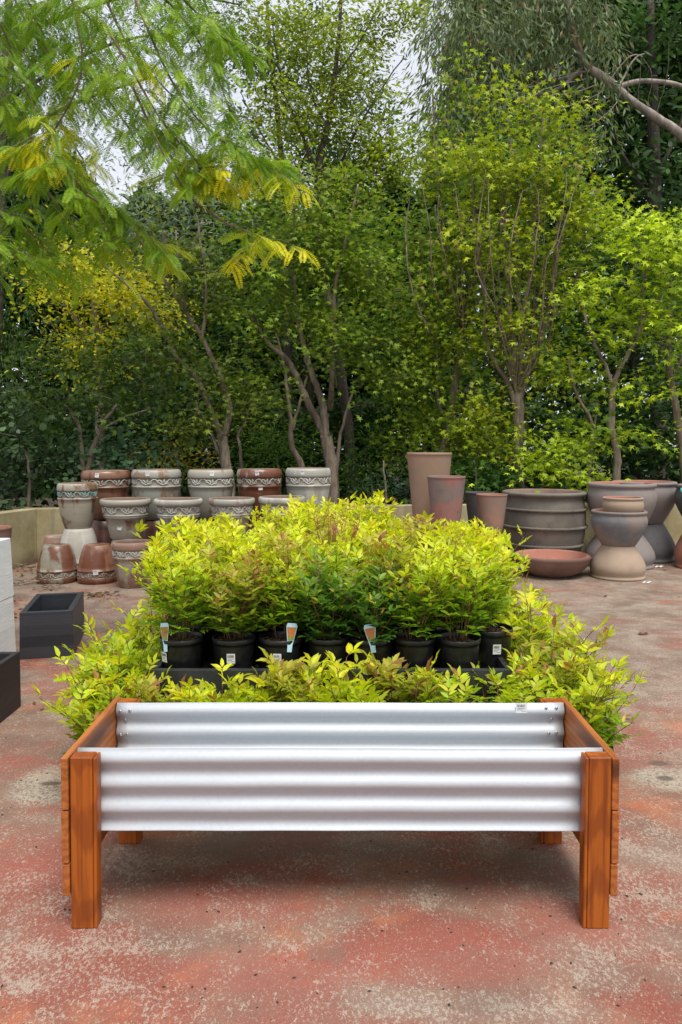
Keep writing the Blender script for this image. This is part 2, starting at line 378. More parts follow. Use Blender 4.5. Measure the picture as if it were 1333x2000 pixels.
# ------------------------------------------------------------------ pots
def ring(prof, R_, H, inv):
    pr = [(r * R_, z * H) for r, z in prof]
    if inv: pr = [(r, H - z) for r, z in pr]
    return pr
PROF = {
 'barrel': ([(0,0),(.61,0),(.64,.015),(.77,.18),(.87,.38),(.935,.55),(.96,.645),(.985,.65),(.99,.665),(.985,.68),(.95,.688),(.955,.76),(.955,.835),(.99,.84),(1.0,.86),(1.0,.905),(.985,.95),(.95,.985),(.91,1.0),(.87,1.0),(.84,.985),(.82,.95),(.8,.6),(.6,.08),(0,.06)], 19),
 'lipped': ([(0,0),(.58,0),(.6,.015),(.7,.3),(.79,.53),(.84,.535),(.87,.55),(.85,.575),(.84,.58),(.88,.59),(.895,.605),(.87,.625),(.855,.63),(.87,.74),(.885,.84),(.94,.85),(.985,.87),(1.0,.91),(1.0,.95),(.985,.985),(.95,1.0),(.88,1.0),(.85,.98),(.8,.7),(.58,.08),(0,.06)], 21),
 'tall': ([(0,0),(.62,0),(.64,.01),(.76,.3),(.88,.65),(.97,.93),(.985,.97),(1.0,.975),(1.0,.995),(.985,1.0),(.93,1.0),(.915,.99),(.88,.7),(.6,.05),(0,.04)], 10),
 'belly': ([(0,0),(.575,0),(.6,.015),(.74,.2),(.88,.4),(.97,.56),(1.0,.68),(.99,.77),(.95,.85),(.93,.895),(.935,.91),(.975,.93),(.985,.96),(.975,.99),(.94,1.0),(.88,1.0),(.86,.98),(.88,.8),(.8,.4),(.5,.05),(0,.04)], 15),
 'urn': ([(0,0),(.74,0),(.77,.02),(.89,.2),(.965,.38),(1.0,.54),(.995,.68),(.965,.82),(.93,.9),(.925,.92),(.96,.935),(1.01,.95),(1.03,.97),(1.02,.99),(.99,1.0),(.93,1.0),(.9,.98),(.91,.7),(.7,.05),(0,.04)], 15),
 'bowl': ([(0,0),(.5,0),(.53,.03),(.75,.22),(.9,.47),(.975,.74),(.985,.82),(1.0,.86),(1.0,.95),(.985,.99),(.95,1.0),(.9,.99),(.87,.93),(.75,.5),(.5,.2),(0,.17)], 10),
}
def rad_at(prof, z):
    pts = [p for p in prof]
    for (r0, z0), (r1, z1) in zip(pts, pts[1:]):
        if z0 <= z <= z1 and z1 > z0: return r0 + (r1 - r0) * (z - z0) / (z1 - z0)
    return 1.0
def scrolls(R_, H, kind, inv, n=9):
    prof = PROF[kind][0]; b = MB()
    z0, z1 = (.69, .835) if kind == 'barrel' else (.635, .84)
    zc, hh = (z0 + z1) / 2 * H, (z1 - z0) / 2 * H * .86
    def pt(q, z):
        r = rad_at(prof, z / H) * R_ + .002
        return Vector((r * math.cos(q), r * math.sin(q), (H - z) if inv else z))
    dq = 2 * math.pi / n; arc = dq * R_ * .95
    tr = hh * .2
    for i in range(n):
        q0 = i * dq + random.uniform(-.03, .03)
        for s_, off in ((1, .27), (-1, .73)):
            pts = []; m = 15
            for k in range(m):
                t = k / (m - 1); a = (-2.2 + 4.9 * t) ; rr = hh * (.92 - .6 * t)
                pts.append(pt(q0 + (off * arc + s_ * math.cos(a * 1.0 + 1.2) * rr * 1.15) / (R_ * .95), zc + s_ * math.sin(a + 1.2) * rr))
            b.tube(pts, [tr * (1.1 - .4 * k / (m - 1)) for k in range(m)], 5)
        pts = [pt(q0 + (off * arc) / (R_ * .95), zc + hh * .9 * math.cos(off * 2 * math.pi)) for off in np.linspace(0, 1, 11)]
        b.tube(pts, tr * .9, 5)
        for e in (-.5, .5):
            b.tube([pt(q0 + (.5 + e * .12) * dq, zc - hh * .1), pt(q0 + (.5 + e * .3) * dq, zc + hh * .45)], [tr * 1.1, tr * .5], 5)
    return b
def sticker_mesh(w=.03, h=.038):
    b = MB(); b.box((-w/2, -.0006, -h/2), (w/2, .0, h/2), 0)
    x = -w * .4
    while x < w * .3:
        ww = random.choice((.0006, .0012, .0018)) * w / .03
        b.box((x, -.0010, h * .1), (x + ww, -.0008, h * .36), 1); x += ww + random.choice((.0008, .0014)) * w / .03
    for k, (a, c) in enumerate(((-.4, .3), (-.4, .1), (.0, .4))):
        b.box((a * w, -.0010, -h * (.05 + .13 * k)), (c * w, -.0008, -h * (.02 + .13 * k)), 1)
    return b
pot_no = 0
def make_pot(name, kind, px, w, Y, z0, z1, mats, label, cat='pot', inv=False, relief=None, group=None, sticker=None, x=None, rot=None):
    """px centre column, w width in pixels, Y distance, standing from z0 to z1"""
    global pot_no; pot_no += 1
    R_ = w / 2 / F * Y; H = z1 - z0
    root = empty(name, ((X(px, Y) if x is None else x), Y, z0), random.uniform(0, 6) if rot is None else rot)
    tag(root, label, cat, group)
    prof, inner = PROF[kind]
    b = MB(); pr = ring(prof, R_, H, inv)
    mis = [0 if i < inner else 1 for i in range(len(pr) - 1)]
    if relief:
        mats = list(mats) + [BANDL if relief.name.startswith('whitish') else BANDM]; bz = (.688, .835) if kind == 'barrel' else (.63, .84)
        for i in range(min(inner, len(prof) - 1)):
            if prof[i][1] >= bz[0] - .001 and prof[i+1][1] <= bz[1] + .001: mis[i] = 2
    if inv:   # flipped: keep the outward winding
        b.lathe(pr[::-1], 56, mis[::-1], .005, pot_no)
    else:
        b.lathe(pr, 56, mis, .005, pot_no)
    body = b.build('pot_body', mats, root)
    if kind == 'urn':
        for zz in (.27, .52, .76):
            q = MB(); rr = rad_at(prof, zz) * R_
            for ph in (0, math.pi):
                pts = []; nt_ = 60
                for k in range(nt_ * 6 + 1):
                    a = 2 * math.pi * k / (nt_ * 6); tw = a * nt_ + ph
                    r2 = rr + .010 + .011 * math.cos(tw); pts.append((r2 * math.cos(a), r2 * math.sin(a), zz * H + .011 * math.sin(tw)))
                q.tube(pts, .010, 5, cap=False)
            q.build('rope_band', mats[0], root)
    if relief: scrolls(R_, H, kind, inv).build('relief_band', relief, root)
    if sticker:   # list of (angle as seen from the camera, height fraction, size)
        for (dx, zf, sz) in sticker:
            zz = (1 - zf) if inv else zf
            r = rad_at(prof, zz) * R_ + .003
            cv = Vector((-root.location.x, -root.location.y, 0)).normalized()
            base = math.atan2(cv.y, cv.x) + dx - root.rotation_euler.z
            st = sticker_mesh(sz, sz * 1.05).build('price_sticker', [M_WHITE, M_INK], root, (r * math.cos(base), r * math.sin(base), zf * H))
            st.rotation_euler = (R(random.uniform(-6, 6)), R(random.uniform(-8, 8)), base + math.pi / 2)
    return root

BR, GY, WH = (.15, .052, .026), (.35, .35, .30), (.48, .475, .42)
RUST, DKB, TEAL = (.22, .10, .055), (.07, .032, .022), (.16, .28, .28)
CLAYIN = m_clay('inside clay', (.20, .13, .095), (.26, .18, .14), (.15, .1, .08))
BANDL = m_clay('pale band crevices', (.25, .23, .19), (.30, .28, .235), (.17, .15, .12))
BANDM = m_clay('band crevices', (.16, .125, .10), (.21, .17, .14), (.10, .075, .06))
g_brown = m_glaze('brown glaze', BR, (.24, .12, .075), DKB, .5, .2, 1)
g_brown2 = m_glaze('red brown glaze with grey drip', GY, BR, (.25, .11, .07), .43, .2, 2)
g_brown3 = m_glaze('oxblood glaze', (.15, .058, .03), (.27, .25, .19), DKB, .58, .2, 7)
g_grey = m_glaze('grey glaze', GY, (.26, .16, .10), WH, .6, .3, 3)
g_grey2 = m_glaze('pale grey glaze', WH, GY, (.45, .42, .37), .5, .3, 4)
g_grey3 = m_glaze('streaked grey glaze', (.36, .34, .28), (.2, .1, .06), GY, .56, .3, 5)
g_teal = m_glaze('grey and brown glaze', (.36, .33, .26), (.17, .08, .035), (.2, .22, .19), .5, .28, 6)
g_tealb = m_glaze('teal glaze', TEAL, (.26, .36, .34), (.12, .16, .14), .5, .3, 8)
g_stone = m_glaze('chalky stone', (.38, .36, .31), (.47, .45, .40), (.3, .26, .2), .5, .6, 9)
g_pink = m_glaze('chalky brown', (.24, .13, .09), (.34, .29, .24), (.38, .34, .29), .5, .5, 10)
g_dark = m_glaze('dark brown glaze', (.05, .024, .018), (.10, .04, .028), (.03, .02, .02), .5, .15, 11)
g_relw = m_glaze('whitish relief', (.44, .43, .38), (.54, .53, .48), (.3, .28, .23), .5, .3, 12)
g_relb = m_glaze('worn relief', (.36, .33, .27), (.24, .15, .10), (.42, .4, .34), .55, .3, 13)

YT, YB, YF = 8.62, 8.02, 7.72
# top row, each standing on an upside down pot
tops = [
 (207, 94, 915, g_brown, g_relb, 'brown glazed pot with pale scroll band, first of the back row', [(-.35, .92, .045)]),
 (305.5, 95, 913, g_grey, g_relw, 'grey glazed pot with brown smears, second of the back row of scroll pots', [(-.35, .93, .045)]),
 (412, 90, 913, g_grey3, g_relw, 'grey glazed pot, third of the back row, standing between grey and red brown pots', [(.05, .93, .045)]),
 (507, 88, 912, g_brown2, g_relb, 'red brown pot with scroll band, fourth of the back row, between two grey pots', [(-.1, .93, .045), (.05, .64, .045)]),
 (602.5, 89, 910, g_grey2, g_relw, 'pale grey pot at the right end of the back row beside the tree trunk', [(-.25, .93, .045), (-.6, .92, .03)]),
]
for k, (px, ww, ty, m, rl, lab, stk) in enumerate(tops):
    z1 = Z(ty + 4, YT); zb = .575
    make_pot('glazed_pot', 'barrel', px, ww, YT, zb, z1, [m, CLAYIN], lab, relief=rl, sticker=stk, group='scroll band pots of the back row')
    make_pot('glazed_pot', 'barrel', px + (2 if k % 2 else -3), ww * .96, YT + .01, 0, zb, [g_dark, CLAYIN],
             ['dark upside down pot under the first brown pot of the back row', 'dark glossy upside down pot under the second pot of the back row',
              'dark upside down pot hidden under the third pot of the back row', 'dark upside down pot hidden under the fourth pot of the back row',
              'dark upside down pot hidden under the last pot of the back row'][k], inv=True, relief=g_relb, group='upside down pots carrying the back row')
row2 = [(245, 99, 971, g_grey3, g_relw, 'wide lipped grey pot with white scroll band, first of the front shelf row', [(-.35, .3, .042)]),
        (348, 94, 971, g_grey2, g_relw, 'wide lipped grey pot with white scroll band, second of the middle row', [(-.7, .33, .042)]),
        (453, 90, 970, g_grey, g_relw, 'wide lipped grey pot, third of the middle row, half sunk behind the nandinas', None),
        (551, 92, 967, g_grey2, g_relw, 'brown stained lipped pot, last of the middle row, half sunk behind the nandinas', None)]
for k, (px, ww, ty, m, rl, lab, stk) in enumerate(row2):
    z1 = Z(ty + 3, YB); zb = Z(1050, YB)
    make_pot('glazed_pot', 'lipped', px, ww, YB, zb, z1, [m, CLAYIN], lab.replace('front shelf', 'middle'), relief=rl, sticker=stk, group='wide lipped pots of the middle row')
    make_pot('glazed_pot', 'barrel', px + random.uniform(-2, 2), 78, YB, 0, zb, [g_stone if k == 0 else g_pink, CLAYIN],
             'upside down pot carrying the %s lipped pot of the middle row' % ['first', 'second', 'third', 'last'][k], inv=True, relief=g_relb, group='upside down pots carrying the middle row')
zt = Z(1031, YB)
make_pot('glazed_pot', 'barrel', 151, 76, YB - .02, zt, Z(943, YB), [g_teal, CLAYIN], 'grey and brown pot with a teal scroll band on a chalky upside down pot', relief=g_tealb)
make_pot('glazed_pot', 'barrel', 152, 84, YB - .02, 0, zt, [g_stone, CLAYIN], 'chalky grey upside down pot carrying the teal banded pot', inv=True, relief=g_relw)
make_pot('glazed_pot', 'barrel', 110, 70, 8.5, 0, Z(1045, 8.5), [g_pink, CLAYIN], 'grey brown upside down pot near the wall corner, behind the two squat brown ones', inv=True, relief=g_relb)
make_pot('glazed_pot', 'barrel', 109, 78, YF, 0, Z(1064, YF), [g_brown3, CLAYIN], 'squat brown upside down pot with a grey streak down its middle', inv=True, relief=g_relb)
make_pot('glazed_pot', 'barrel', 188, 77, YF, 0, Z(1063, YF), [g_brown, CLAYIN], 'squat red brown upside down pot with a white price sticker', inv=True, relief=g_relb, sticker=[(-.1, .33, .05)])
make_pot('glazed_pot', 'barrel', 257, 77, 7.45, 0, Z(1057, 7.45), [g_pink, CLAYIN], 'weathered upright brown pot with chalky bloom standing on the ground beside the nandinas', relief=g_relw)
make_pot('glazed_pot', 'barrel', 352, 80, 7.5, 0, Z(1056, 7.5), [g_pink, CLAYIN], 'upright brown pot mostly hidden behind the left of the nandinas', relief=g_relb)

# unglazed pots on the right
cl_tan = m_clay('tan clay', (0.329, 0.226, 0.152), (0.378, 0.232, 0.171), (0.293, 0.207, 0.152), 1)
cl_pink = m_clay('mottled pink clay', (0.329, 0.152, 0.122), (0.232, 0.171, 0.152), (0.134, 0.110, 0.104), 2)
cl_char = m_clay('charcoal clay', (0.085, 0.085, 0.088), (0.104, 0.098, 0.098), (0.067, 0.067, 0.067), 3)
cl_terra = m_clay('flashed terracotta', (.42, .21, .13), (.26, .19, .15), (.34, .17, .11), 4)
cl_grey = m_clay('smoked grey clay', (0.165, 0.146, 0.122), (0.207, 0.183, 0.152), (0.110, 0.098, 0.085), 5)
cl_greyp = m_clay('grey mauve clay', (0.244, 0.213, 0.201), (0.293, 0.232, 0.213), (0.207, 0.195, 0.195), 6)
cl_buff = m_clay('buff clay', (.36, .27, .195), (.40, .30, .22), (.31, .22, .165), 7)
cl_blue = m_clay('smoke blue clay', (0.244, 0.201, 0.177), (0.152, 0.159, 0.165), (0.293, 0.220, 0.189), 8)
cl_dkg = m_clay('slate clay', (0.134, 0.128, 0.132), (0.171, 0.159, 0.159), (0.110, 0.104, 0.110), 9)
cl_rim = m_clay('orange inside', (.38, .16, .11), (.42, .19, .14), (.3, .13, .1), 10)
cl_dull = m_clay('dull inside', (.22, .14, .115), (.26, .17, .14), (.18, .12, .1), 12)
cl_bowl = m_clay('brown bowl clay', (.17, .095, .075), (.22, .13, .1), (.1, .07, .06), 11)
def stand(px, w, Y, zt, m, lab):
    make_pot('clay_pot', 'tall', px, w, Y, 0, zt, [m, cl_rim], lab, inv=True, group='upside down clay pots used as stands')
ZS = .44
make_pot('clay_pot', 'tall', 839, 88, 8.5, ZS, Z(884, 8.5), [cl_tan, cl_dull], 'tallest tan tapered pot rising above the wall right of centre')
stand(843, 74, 8.5, ZS, cl_terra, 'upside down clay pot under the tallest tan tapered pot')
make_pot('clay_pot', 'tall', 872.5, 75, 7.95, ZS, Z(930, 7.95), [cl_pink, cl_dull], 'mottled pink grey tapered pot in front of the tallest tan pot')
stand(873, 70, 7.95, ZS, cl_tan, 'upside down clay pot under the mottled pink tapered pot')
make_pot('clay_pot', 'tall', 938, 58, 8.6, ZS - .02, Z(961, 8.6), [cl_char, cl_char], 'charcoal tapered pot half hidden behind the small orange one')
stand(938, 58, 8.6, ZS - .02, cl_dkg, 'upside down clay pot under the charcoal tapered pot')
make_pot('clay_pot', 'tall', 961.5, 61, 8.0, Z(1047, 8.0), Z(965, 8.0), [cl_terra, cl_rim], 'small orange flushed tapered pot between the charcoal pot and the big roped urn')
stand(967, 62, 8.0, Z(1047, 8.0), cl_terra, 'upside down terracotta pot under the small orange tapered pot')
make_pot('roped_urn', 'urn', 1064, 157, 9.02, 0, Z(959, 9.0), [cl_grey, cl_dull], 'huge grey urn with three rope bands against the wall')
bw = make_pot('clay_bowl', 'bowl', 1081, 147, 8.1, 0, .235, [cl_bowl, cl_rim], 'wide shallow clay bowl with orange inside lying in front of the roped urn', cat='bowl')
q = MB(); rb = 147 / 2 / F * 8.1
q.tube([(rb * .99 + .05 * math.sin(a) , .02 * math.cos(a * .5), .12 + .075 * math.cos(a)) for a in np.linspace(.1, math.pi - .1, 9)], [.012, .02, .022, .024, .025, .024, .022, .02, .012], 8)
hd = q.build('handle', cl_buff, bw); hd.rotation_euler = (0, 0, -bw.rotation_euler.z - .1)
# belly pot stacks
YA = 7.98
zj = Z(1064, YA); zr = Z(997, YA)
make_pot('clay_pot', 'belly', 1210, 104, YA, 0, zj, [cl_buff, cl_rim], 'buff upside down belly pot at the foot of the nearest right hand stack', inv=True)
make_pot('clay_pot', 'belly', 1211, 106, YA, zj, zr, [cl_blue, cl_rim], 'smoke grey belly pot resting mouth up on the buff upside down pot')
make_pot('clay_pot', 'belly', 1218.5, 77, YA, zr - .135, Z(971, YA), [cl_buff, cl_rim], 'small buff pot nested in the mouth of the smoke grey belly pot')
YA2 = 8.75; zj = Z(1038, YA2)
make_pot('clay_pot', 'belly', 1213, 131, YA2, 0, zj, [cl_greyp, cl_rim], 'mauve grey upside down belly pot behind the buff one', inv=True)
make_pot('clay_pot', 'belly', 1215, 130, YA2, zj, Z(943, YA2), [cl_greyp, cl_rim], 'large mauve grey belly pot with orange inside behind the nested small pots')
YA3 = 9.22; zj = Z(1020, YA3)
make_pot('clay_pot', 'belly', 1262, 114, YA3, 0, zj, [cl_dkg, cl_rim], 'slate grey upside down belly pot of the rear right stack by the wall', inv=True)
make_pot('clay_pot', 'belly', 1259, 122, YA3, zj, Z(940, YA3), [cl_greyp, cl_rim], 'pinkish grey belly pot on top of the slate upside down one')
YA4 = 8.6; zj = Z(1028, YA4)
make_pot('clay_pot', 'belly', 1381, 112, YA4, 0, zj, [cl_rim, cl_rim], 'orange clay upside down pot cut by the right edge of the picture', inv=True)
e = make_pot('clay_pot', 'belly', 1384, 120, YA4, zj, Z(947, YA4), [cl_char, cl_rim], 'dark belly pot with a turquoise tag cut by the right edge of the picture')
tg = MB(); tg.lathe([(0, 0), (.03, 0), (.03, .004), (0, .004)], 20)
tgo = tg.build('price_tag', m_simple('turquoise card', (.05, .55, .5), .5), e)
wp = P(1334, 957, YA4 - .2) - e.location
tgo.location = Matrix.Rotation(-e.rotation_euler.z, 3, 'Z') @ wp; tgo.rotation_euler = (R(90), 0, -e.rotation_euler.z)
make_pot('clay_pot', 'tall', -22, 80, 6.6, 0, Z(1030, 6.6), [cl_bowl, cl_rim], 'brown tapered pot peeping out behind the white planter stack at the left edge')

# ------------------------------------------------------------------ square planters at the left
def planter_box(label, w, d, h, loc, rz, mat, t=.03, taper=.0, cat='planter', mi=None):
    root = empty('square_planter', loc, rz); tag(root, label, cat)
    b = MB(); z1 = h; q = taper
    def rect(x, y, z): return [(-x, -y, z), (x, -y, z), (x, y, z), (-x, y, z)]
    o0, o1 = rect(w/2, d/2, 0), rect(w/2 - q, d/2 - q, h)
    i1, i0 = rect(w/2 - q - t, d/2 - q - t, h), rect(w/2 - t - .01, d/2 - t - .01, .05 if h > .2 else .02)
    vs = o0 + o1 + i1 + i0; fs = [(3, 2, 1, 0)]
    for a in range(3):
        for j in range(4): fs.append((a*4 + j, a*4 + (j+1) % 4, (a+1)*4 + (j+1) % 4, (a+1)*4 + j))
    fs.append((12, 13, 14, 15)); b.add(vs, fs)
    b.build('shell', mat, root, bevel=.004); return root
m_blk = m_planks('charcoal cast planks', (.022, .024, .03), (.05, .053, .062), 3)
m_wht = m_planks('white cast planks', (.74, .76, .79), (.88, .89, .91), 8, .6)
m_blk2 = m_planks('black cast planks', (.014, .014, .016), (.026, .026, .029), 5)
pr_ = planter_box('charcoal square planter with boarded sides standing empty on the red yard', .345, .66, .315, (-2.058, 5.25, 0), R(13), m_blk, .038, .004)
planter_box('black planter at the left edge in front of the white stack', .36, .7, .305, (-1.94, 3.66, 0), R(0), m_blk2, .03, .0)
planter_box('lower white planter of the stack at the left edge', .38, .4, .53, (-2.145, 4.215, 0), R(0), m_wht, .03, .012)
wtop = planter_box('upper white planter of the stack at the left edge', .37, .39, .35, (-2.15, 4.215, .532), R(0), m_wht, .03, .010)

# ------------------------------------------------------------------ corrugated raised bed
gl = G(139, 1815); gr = G(1190, 1814); D1 = (gl.y + gr.y) / 2; x0, x1 = gl.x, gr.x
W2 = (x1 - x0) / 2; xc = (x0 + x1) / 2
back = G(250, 1649).y          # front face of the rear legs
LEG, LD = .077, .048
D2 = back + LD
HT = Z(1480, D1); 
bed = empty('raised_garden_bed', (xc, (D1 + D2) / 2, 0))
tag(bed, 'raised garden bed with corrugated zinc sides, orange stained timber legs and side boards', 'garden bed')
cy = (D1 + D2) / 2
hd_ = (D2 - D1) / 2
legm = [m_wood('stained leg timber %d' % i, 2, seed=i * 7.3) for i in range(4)]
k = 0
for sx in (-1, 1):
    for sy in (-1, 1):
        b = MB(); xa = sx * (W2 - LEG / 2); ya = sy * (hd_ - LD / 2)
        cut = LEG * .36 * -sx     # the leg is glued up from two pieces: the joint shows as a line
        lo, hi = (-LEG/2, cut) if cut > 0 else (cut, LEG/2)
        b.box((lo, -LD/2, 0), (hi, LD/2, HT))
        if cut > 0: b.box((cut + .0006, -LD/2 + .001, 0), (LEG/2, LD/2, HT - .0015))
        else: b.box((-LEG/2, -LD/2 + .001, 0), (cut - .0006, LD/2, HT - .0015))
        o = b.build('leg', legm[k], bed, (xa, ya, 0), bevel=.004, seg=3); o.rotation_euler = (0, R(.45 * (1 if sx < 0 else .1)), 0) if sy < 0 else (0, 0, 0)
        k += 1
# side boards, outside the legs: three a side
PT = .021
jt = [HT + .001, Z(1583, D1), Z(1687, D1), Z(1750, D1)]
for sx in (-1, 1):
    for k in range(3):
        b = MB(); b.box((-PT/2, -hd_ - .004, jt[k+1] + .0015), (PT/2, hd_ + .012, jt[k] - .0015))
        b.build('side_board', m_wood('stained board %d %d' % (sx, k), 1, (.46, .15, .035), (.28, .075, .018), seed=k * 5.1 + sx * 3), bed, (sx * (W2 + PT/2 + .001 + (.0015 if k == 1 else 0)), 0, 0), bevel=.003)
    b = MB(); b.box((-.008, -hd_ + LD + .003, .225), (.008, hd_ - LD - .003, .245)); b.build('brace', M_RAIL, bed, (sx * (W2 - .03), 0, 0))
# corrugated sheets behind the front legs and before the rear legs
def corr(z0, z1, y, face, ph):
    b = MB(); n = 130; amp = .0085; pitch = .0762; th = .0012
    xa, xb = -W2 + .004, W2 - .004; cols_ = 40
    vs = []; fs = []
    for i in range(n + 1):
        z = z0 + (z1 - z0) * i / n; yy = y + amp * math.sin(2 * math.pi * (z1 - z) / pitch + ph) * face
        for j in range(cols_ + 1):
            u = j / cols_; dent = .0012 * math.sin(u * 9 + z * 7) + .0008 * math.sin(u * 31 + 2)
            vs.append((xa + (xb - xa) * u, yy + dent, z + .0008 * math.sin(u * 6)))
    for i in range(n):
        for j in range(cols_):
            a = i * (cols_ + 1) + j; fs.append((a, a + 1, a + cols_ + 2, a + cols_ + 1))
    b.add(vs, fs, 0, True); return b
ZB = Z(1625, D1 + LD)
fs_ = corr(ZB, HT + .002, -hd_ + LD + .0115, 1, 1.9).build('front_sheet', M_ZINC, bed)
bs_ = corr(ZB, HT + .001, hd_ - LD - .0115, 1, 2.2).build('rear_sheet', M_ZINC, bed)
for o in (fs_, bs_):
    m = o.modifiers.new('thickness', 'SOLIDIFY'); m.thickness = .0012
b = MB(); b.box((-W2 + .03, -hd_ + LD + .03, ZB + .004), (W2 - .03, hd_ - LD - .03, ZB + .01)); b.build('bounce_base_panel', M_ZINC, bed)  # unseen base, made pale zinc to bounce light onto the rear sheet
YR = hd_ - LD - .022
def on_rear(px, py):
    p = P(px, py, cy + YR); return Vector((p.x - xc, YR, p.z))
for (px, py) in [(235,1389),(254,1388),(243,1409),(236,1435),(249,1434),(1068,1384),(1088,1384),(1079,1407),(1072,1432),(1087,1431)]:
    b = MB(); b.lathe([(0, 0), (.0055, 0), (.0055, .0015), (.004, .003), (0, .0035)], 12)
    o = b.build('screw', M_BOLT, bed, on_rear(px, py)); o.rotation_euler = (R(90), 0, 0)
    o.location.y = hd_ - LD - .0115 + .0085 * math.sin(2 * math.pi * (HT + .001 - o.location.z) / .0762 + 2.2) - .0025
st = sticker_mesh(.040, .036).build('price_sticker', [M_WHITE, M_INK], bed, on_rear(1019, 1383)); st.location.y = hd_ - LD - .0115 - .0085 - .002

# ------------------------------------------------------------------ nursery bench
YBN = 3.05; bx0, bx1 = X(290, YBN), X(1006, YBN); BD = 2.15; BT = .435; FT = Z(1308, YBN)
bench = empty('nursery_bench', ((bx0 + bx1) / 2, YBN + BD / 2, 0)); tag(bench, 'low black plastic display bench carrying the dense block of potted nandinas', 'bench')
bw2 = (bx1 - bx0) / 2
b = MB()
for k in range(int(2 * bw2 / .05) + 1):
    xx = -bw2 + .02 + k * .05
    if xx < bw2 - .03: b.box((xx, -BD/2 + .03, BT - .025), (xx + .028, BD/2 - .03, BT))
for k in range(6): b.box((-bw2 + .02, -BD/2 + .1 + k * .38, BT - .06), (bw2 - .02, -BD/2 + .15 + k * .38, BT - .026))
b.build('slatted_top', M_BENCH, bench)
for (a, c) in (((-bw2, -BD/2, BT - .04), (bw2, -BD/2 + .025, FT)), ((-bw2 + .002, -BD/2 + .003, BT - .15), (bw2 - .002, -BD/2 + .022, BT - .044)),
               ((-bw2, BD/2 - .025, BT - .1), (bw2, BD/2, FT)), ((-bw2, -BD/2 + .027, BT - .1), (-bw2 + .025, BD/2 - .027, FT)), ((bw2 - .025, -BD/2 + .027, BT - .1), (bw2, BD/2 - .027, FT))):
    b = MB(); b.box(a, c); b.build('edge_board', M_BENCH, bench, bevel=.003)
for sx in (-1, 1):
    for yy in (-BD/2 + .08, 0, BD/2 - .08):
        b = MB(); b.box((-.03, -.03, 0), (.03, .03, BT - .062)); b.build('leg', M_BENCH, bench, (sx * (bw2 - .08), yy, 0), bevel=.003)

# ------------------------------------------------------------------ potted nandinas
def nand_pot():
    R_, H = .1, .185; b = MB()
    pr = [(0,0),(.082,0),(.084,.004),(.095,.15),(.0955,.162),(.1005,.163),(.1015,.168),(.1015,.182),(.1,.185),(.0965,.185),(.0945,.182),(.0925,.1),(.08,.006),(0,.005)]
    b.lathe(pr, 40); 
    return b.mesh('nandina pot', M_BLACKP)
def nand_soil():
    b = MB(); vs = []; n = 28
    pr = [(.0001, .163), (.03, .166), (.06, .161), (.0932, .157)]
    b.lathe(pr, n, wob=.01)
    b.v = [(x, y, z + random.uniform(-.004, .005)) for x, y, z in b.v]
    for k in range(150):
        a = random.uniform(0, 6.28); r = .09 * math.sqrt(random.random()); q = random.uniform(0, 6.28); l = random.uniform(.004, .012)
        c = Vector((r * math.cos(a), r * math.sin(a), .167)); d = Vector((math.cos(q), math.sin(q), random.uniform(-.3, .5))) * l; s_ = Vector((-math.sin(q), math.cos(q), .2)) * l * .3
        b.add([c - d - s_, c + d - s_, c + d + s_, c - d + s_ + Vector((0,0,.002))], [(0,1,2,3)])
    return b.mesh('potting mix', M_MIX)
M_STEM = m_simple('nandina stem', (.16, .09, .03), .7, var=.4, sc_=60)
M_REDST = m_simple('red young stem', (.36, .10, .06), .6, var=.3, sc_=60)
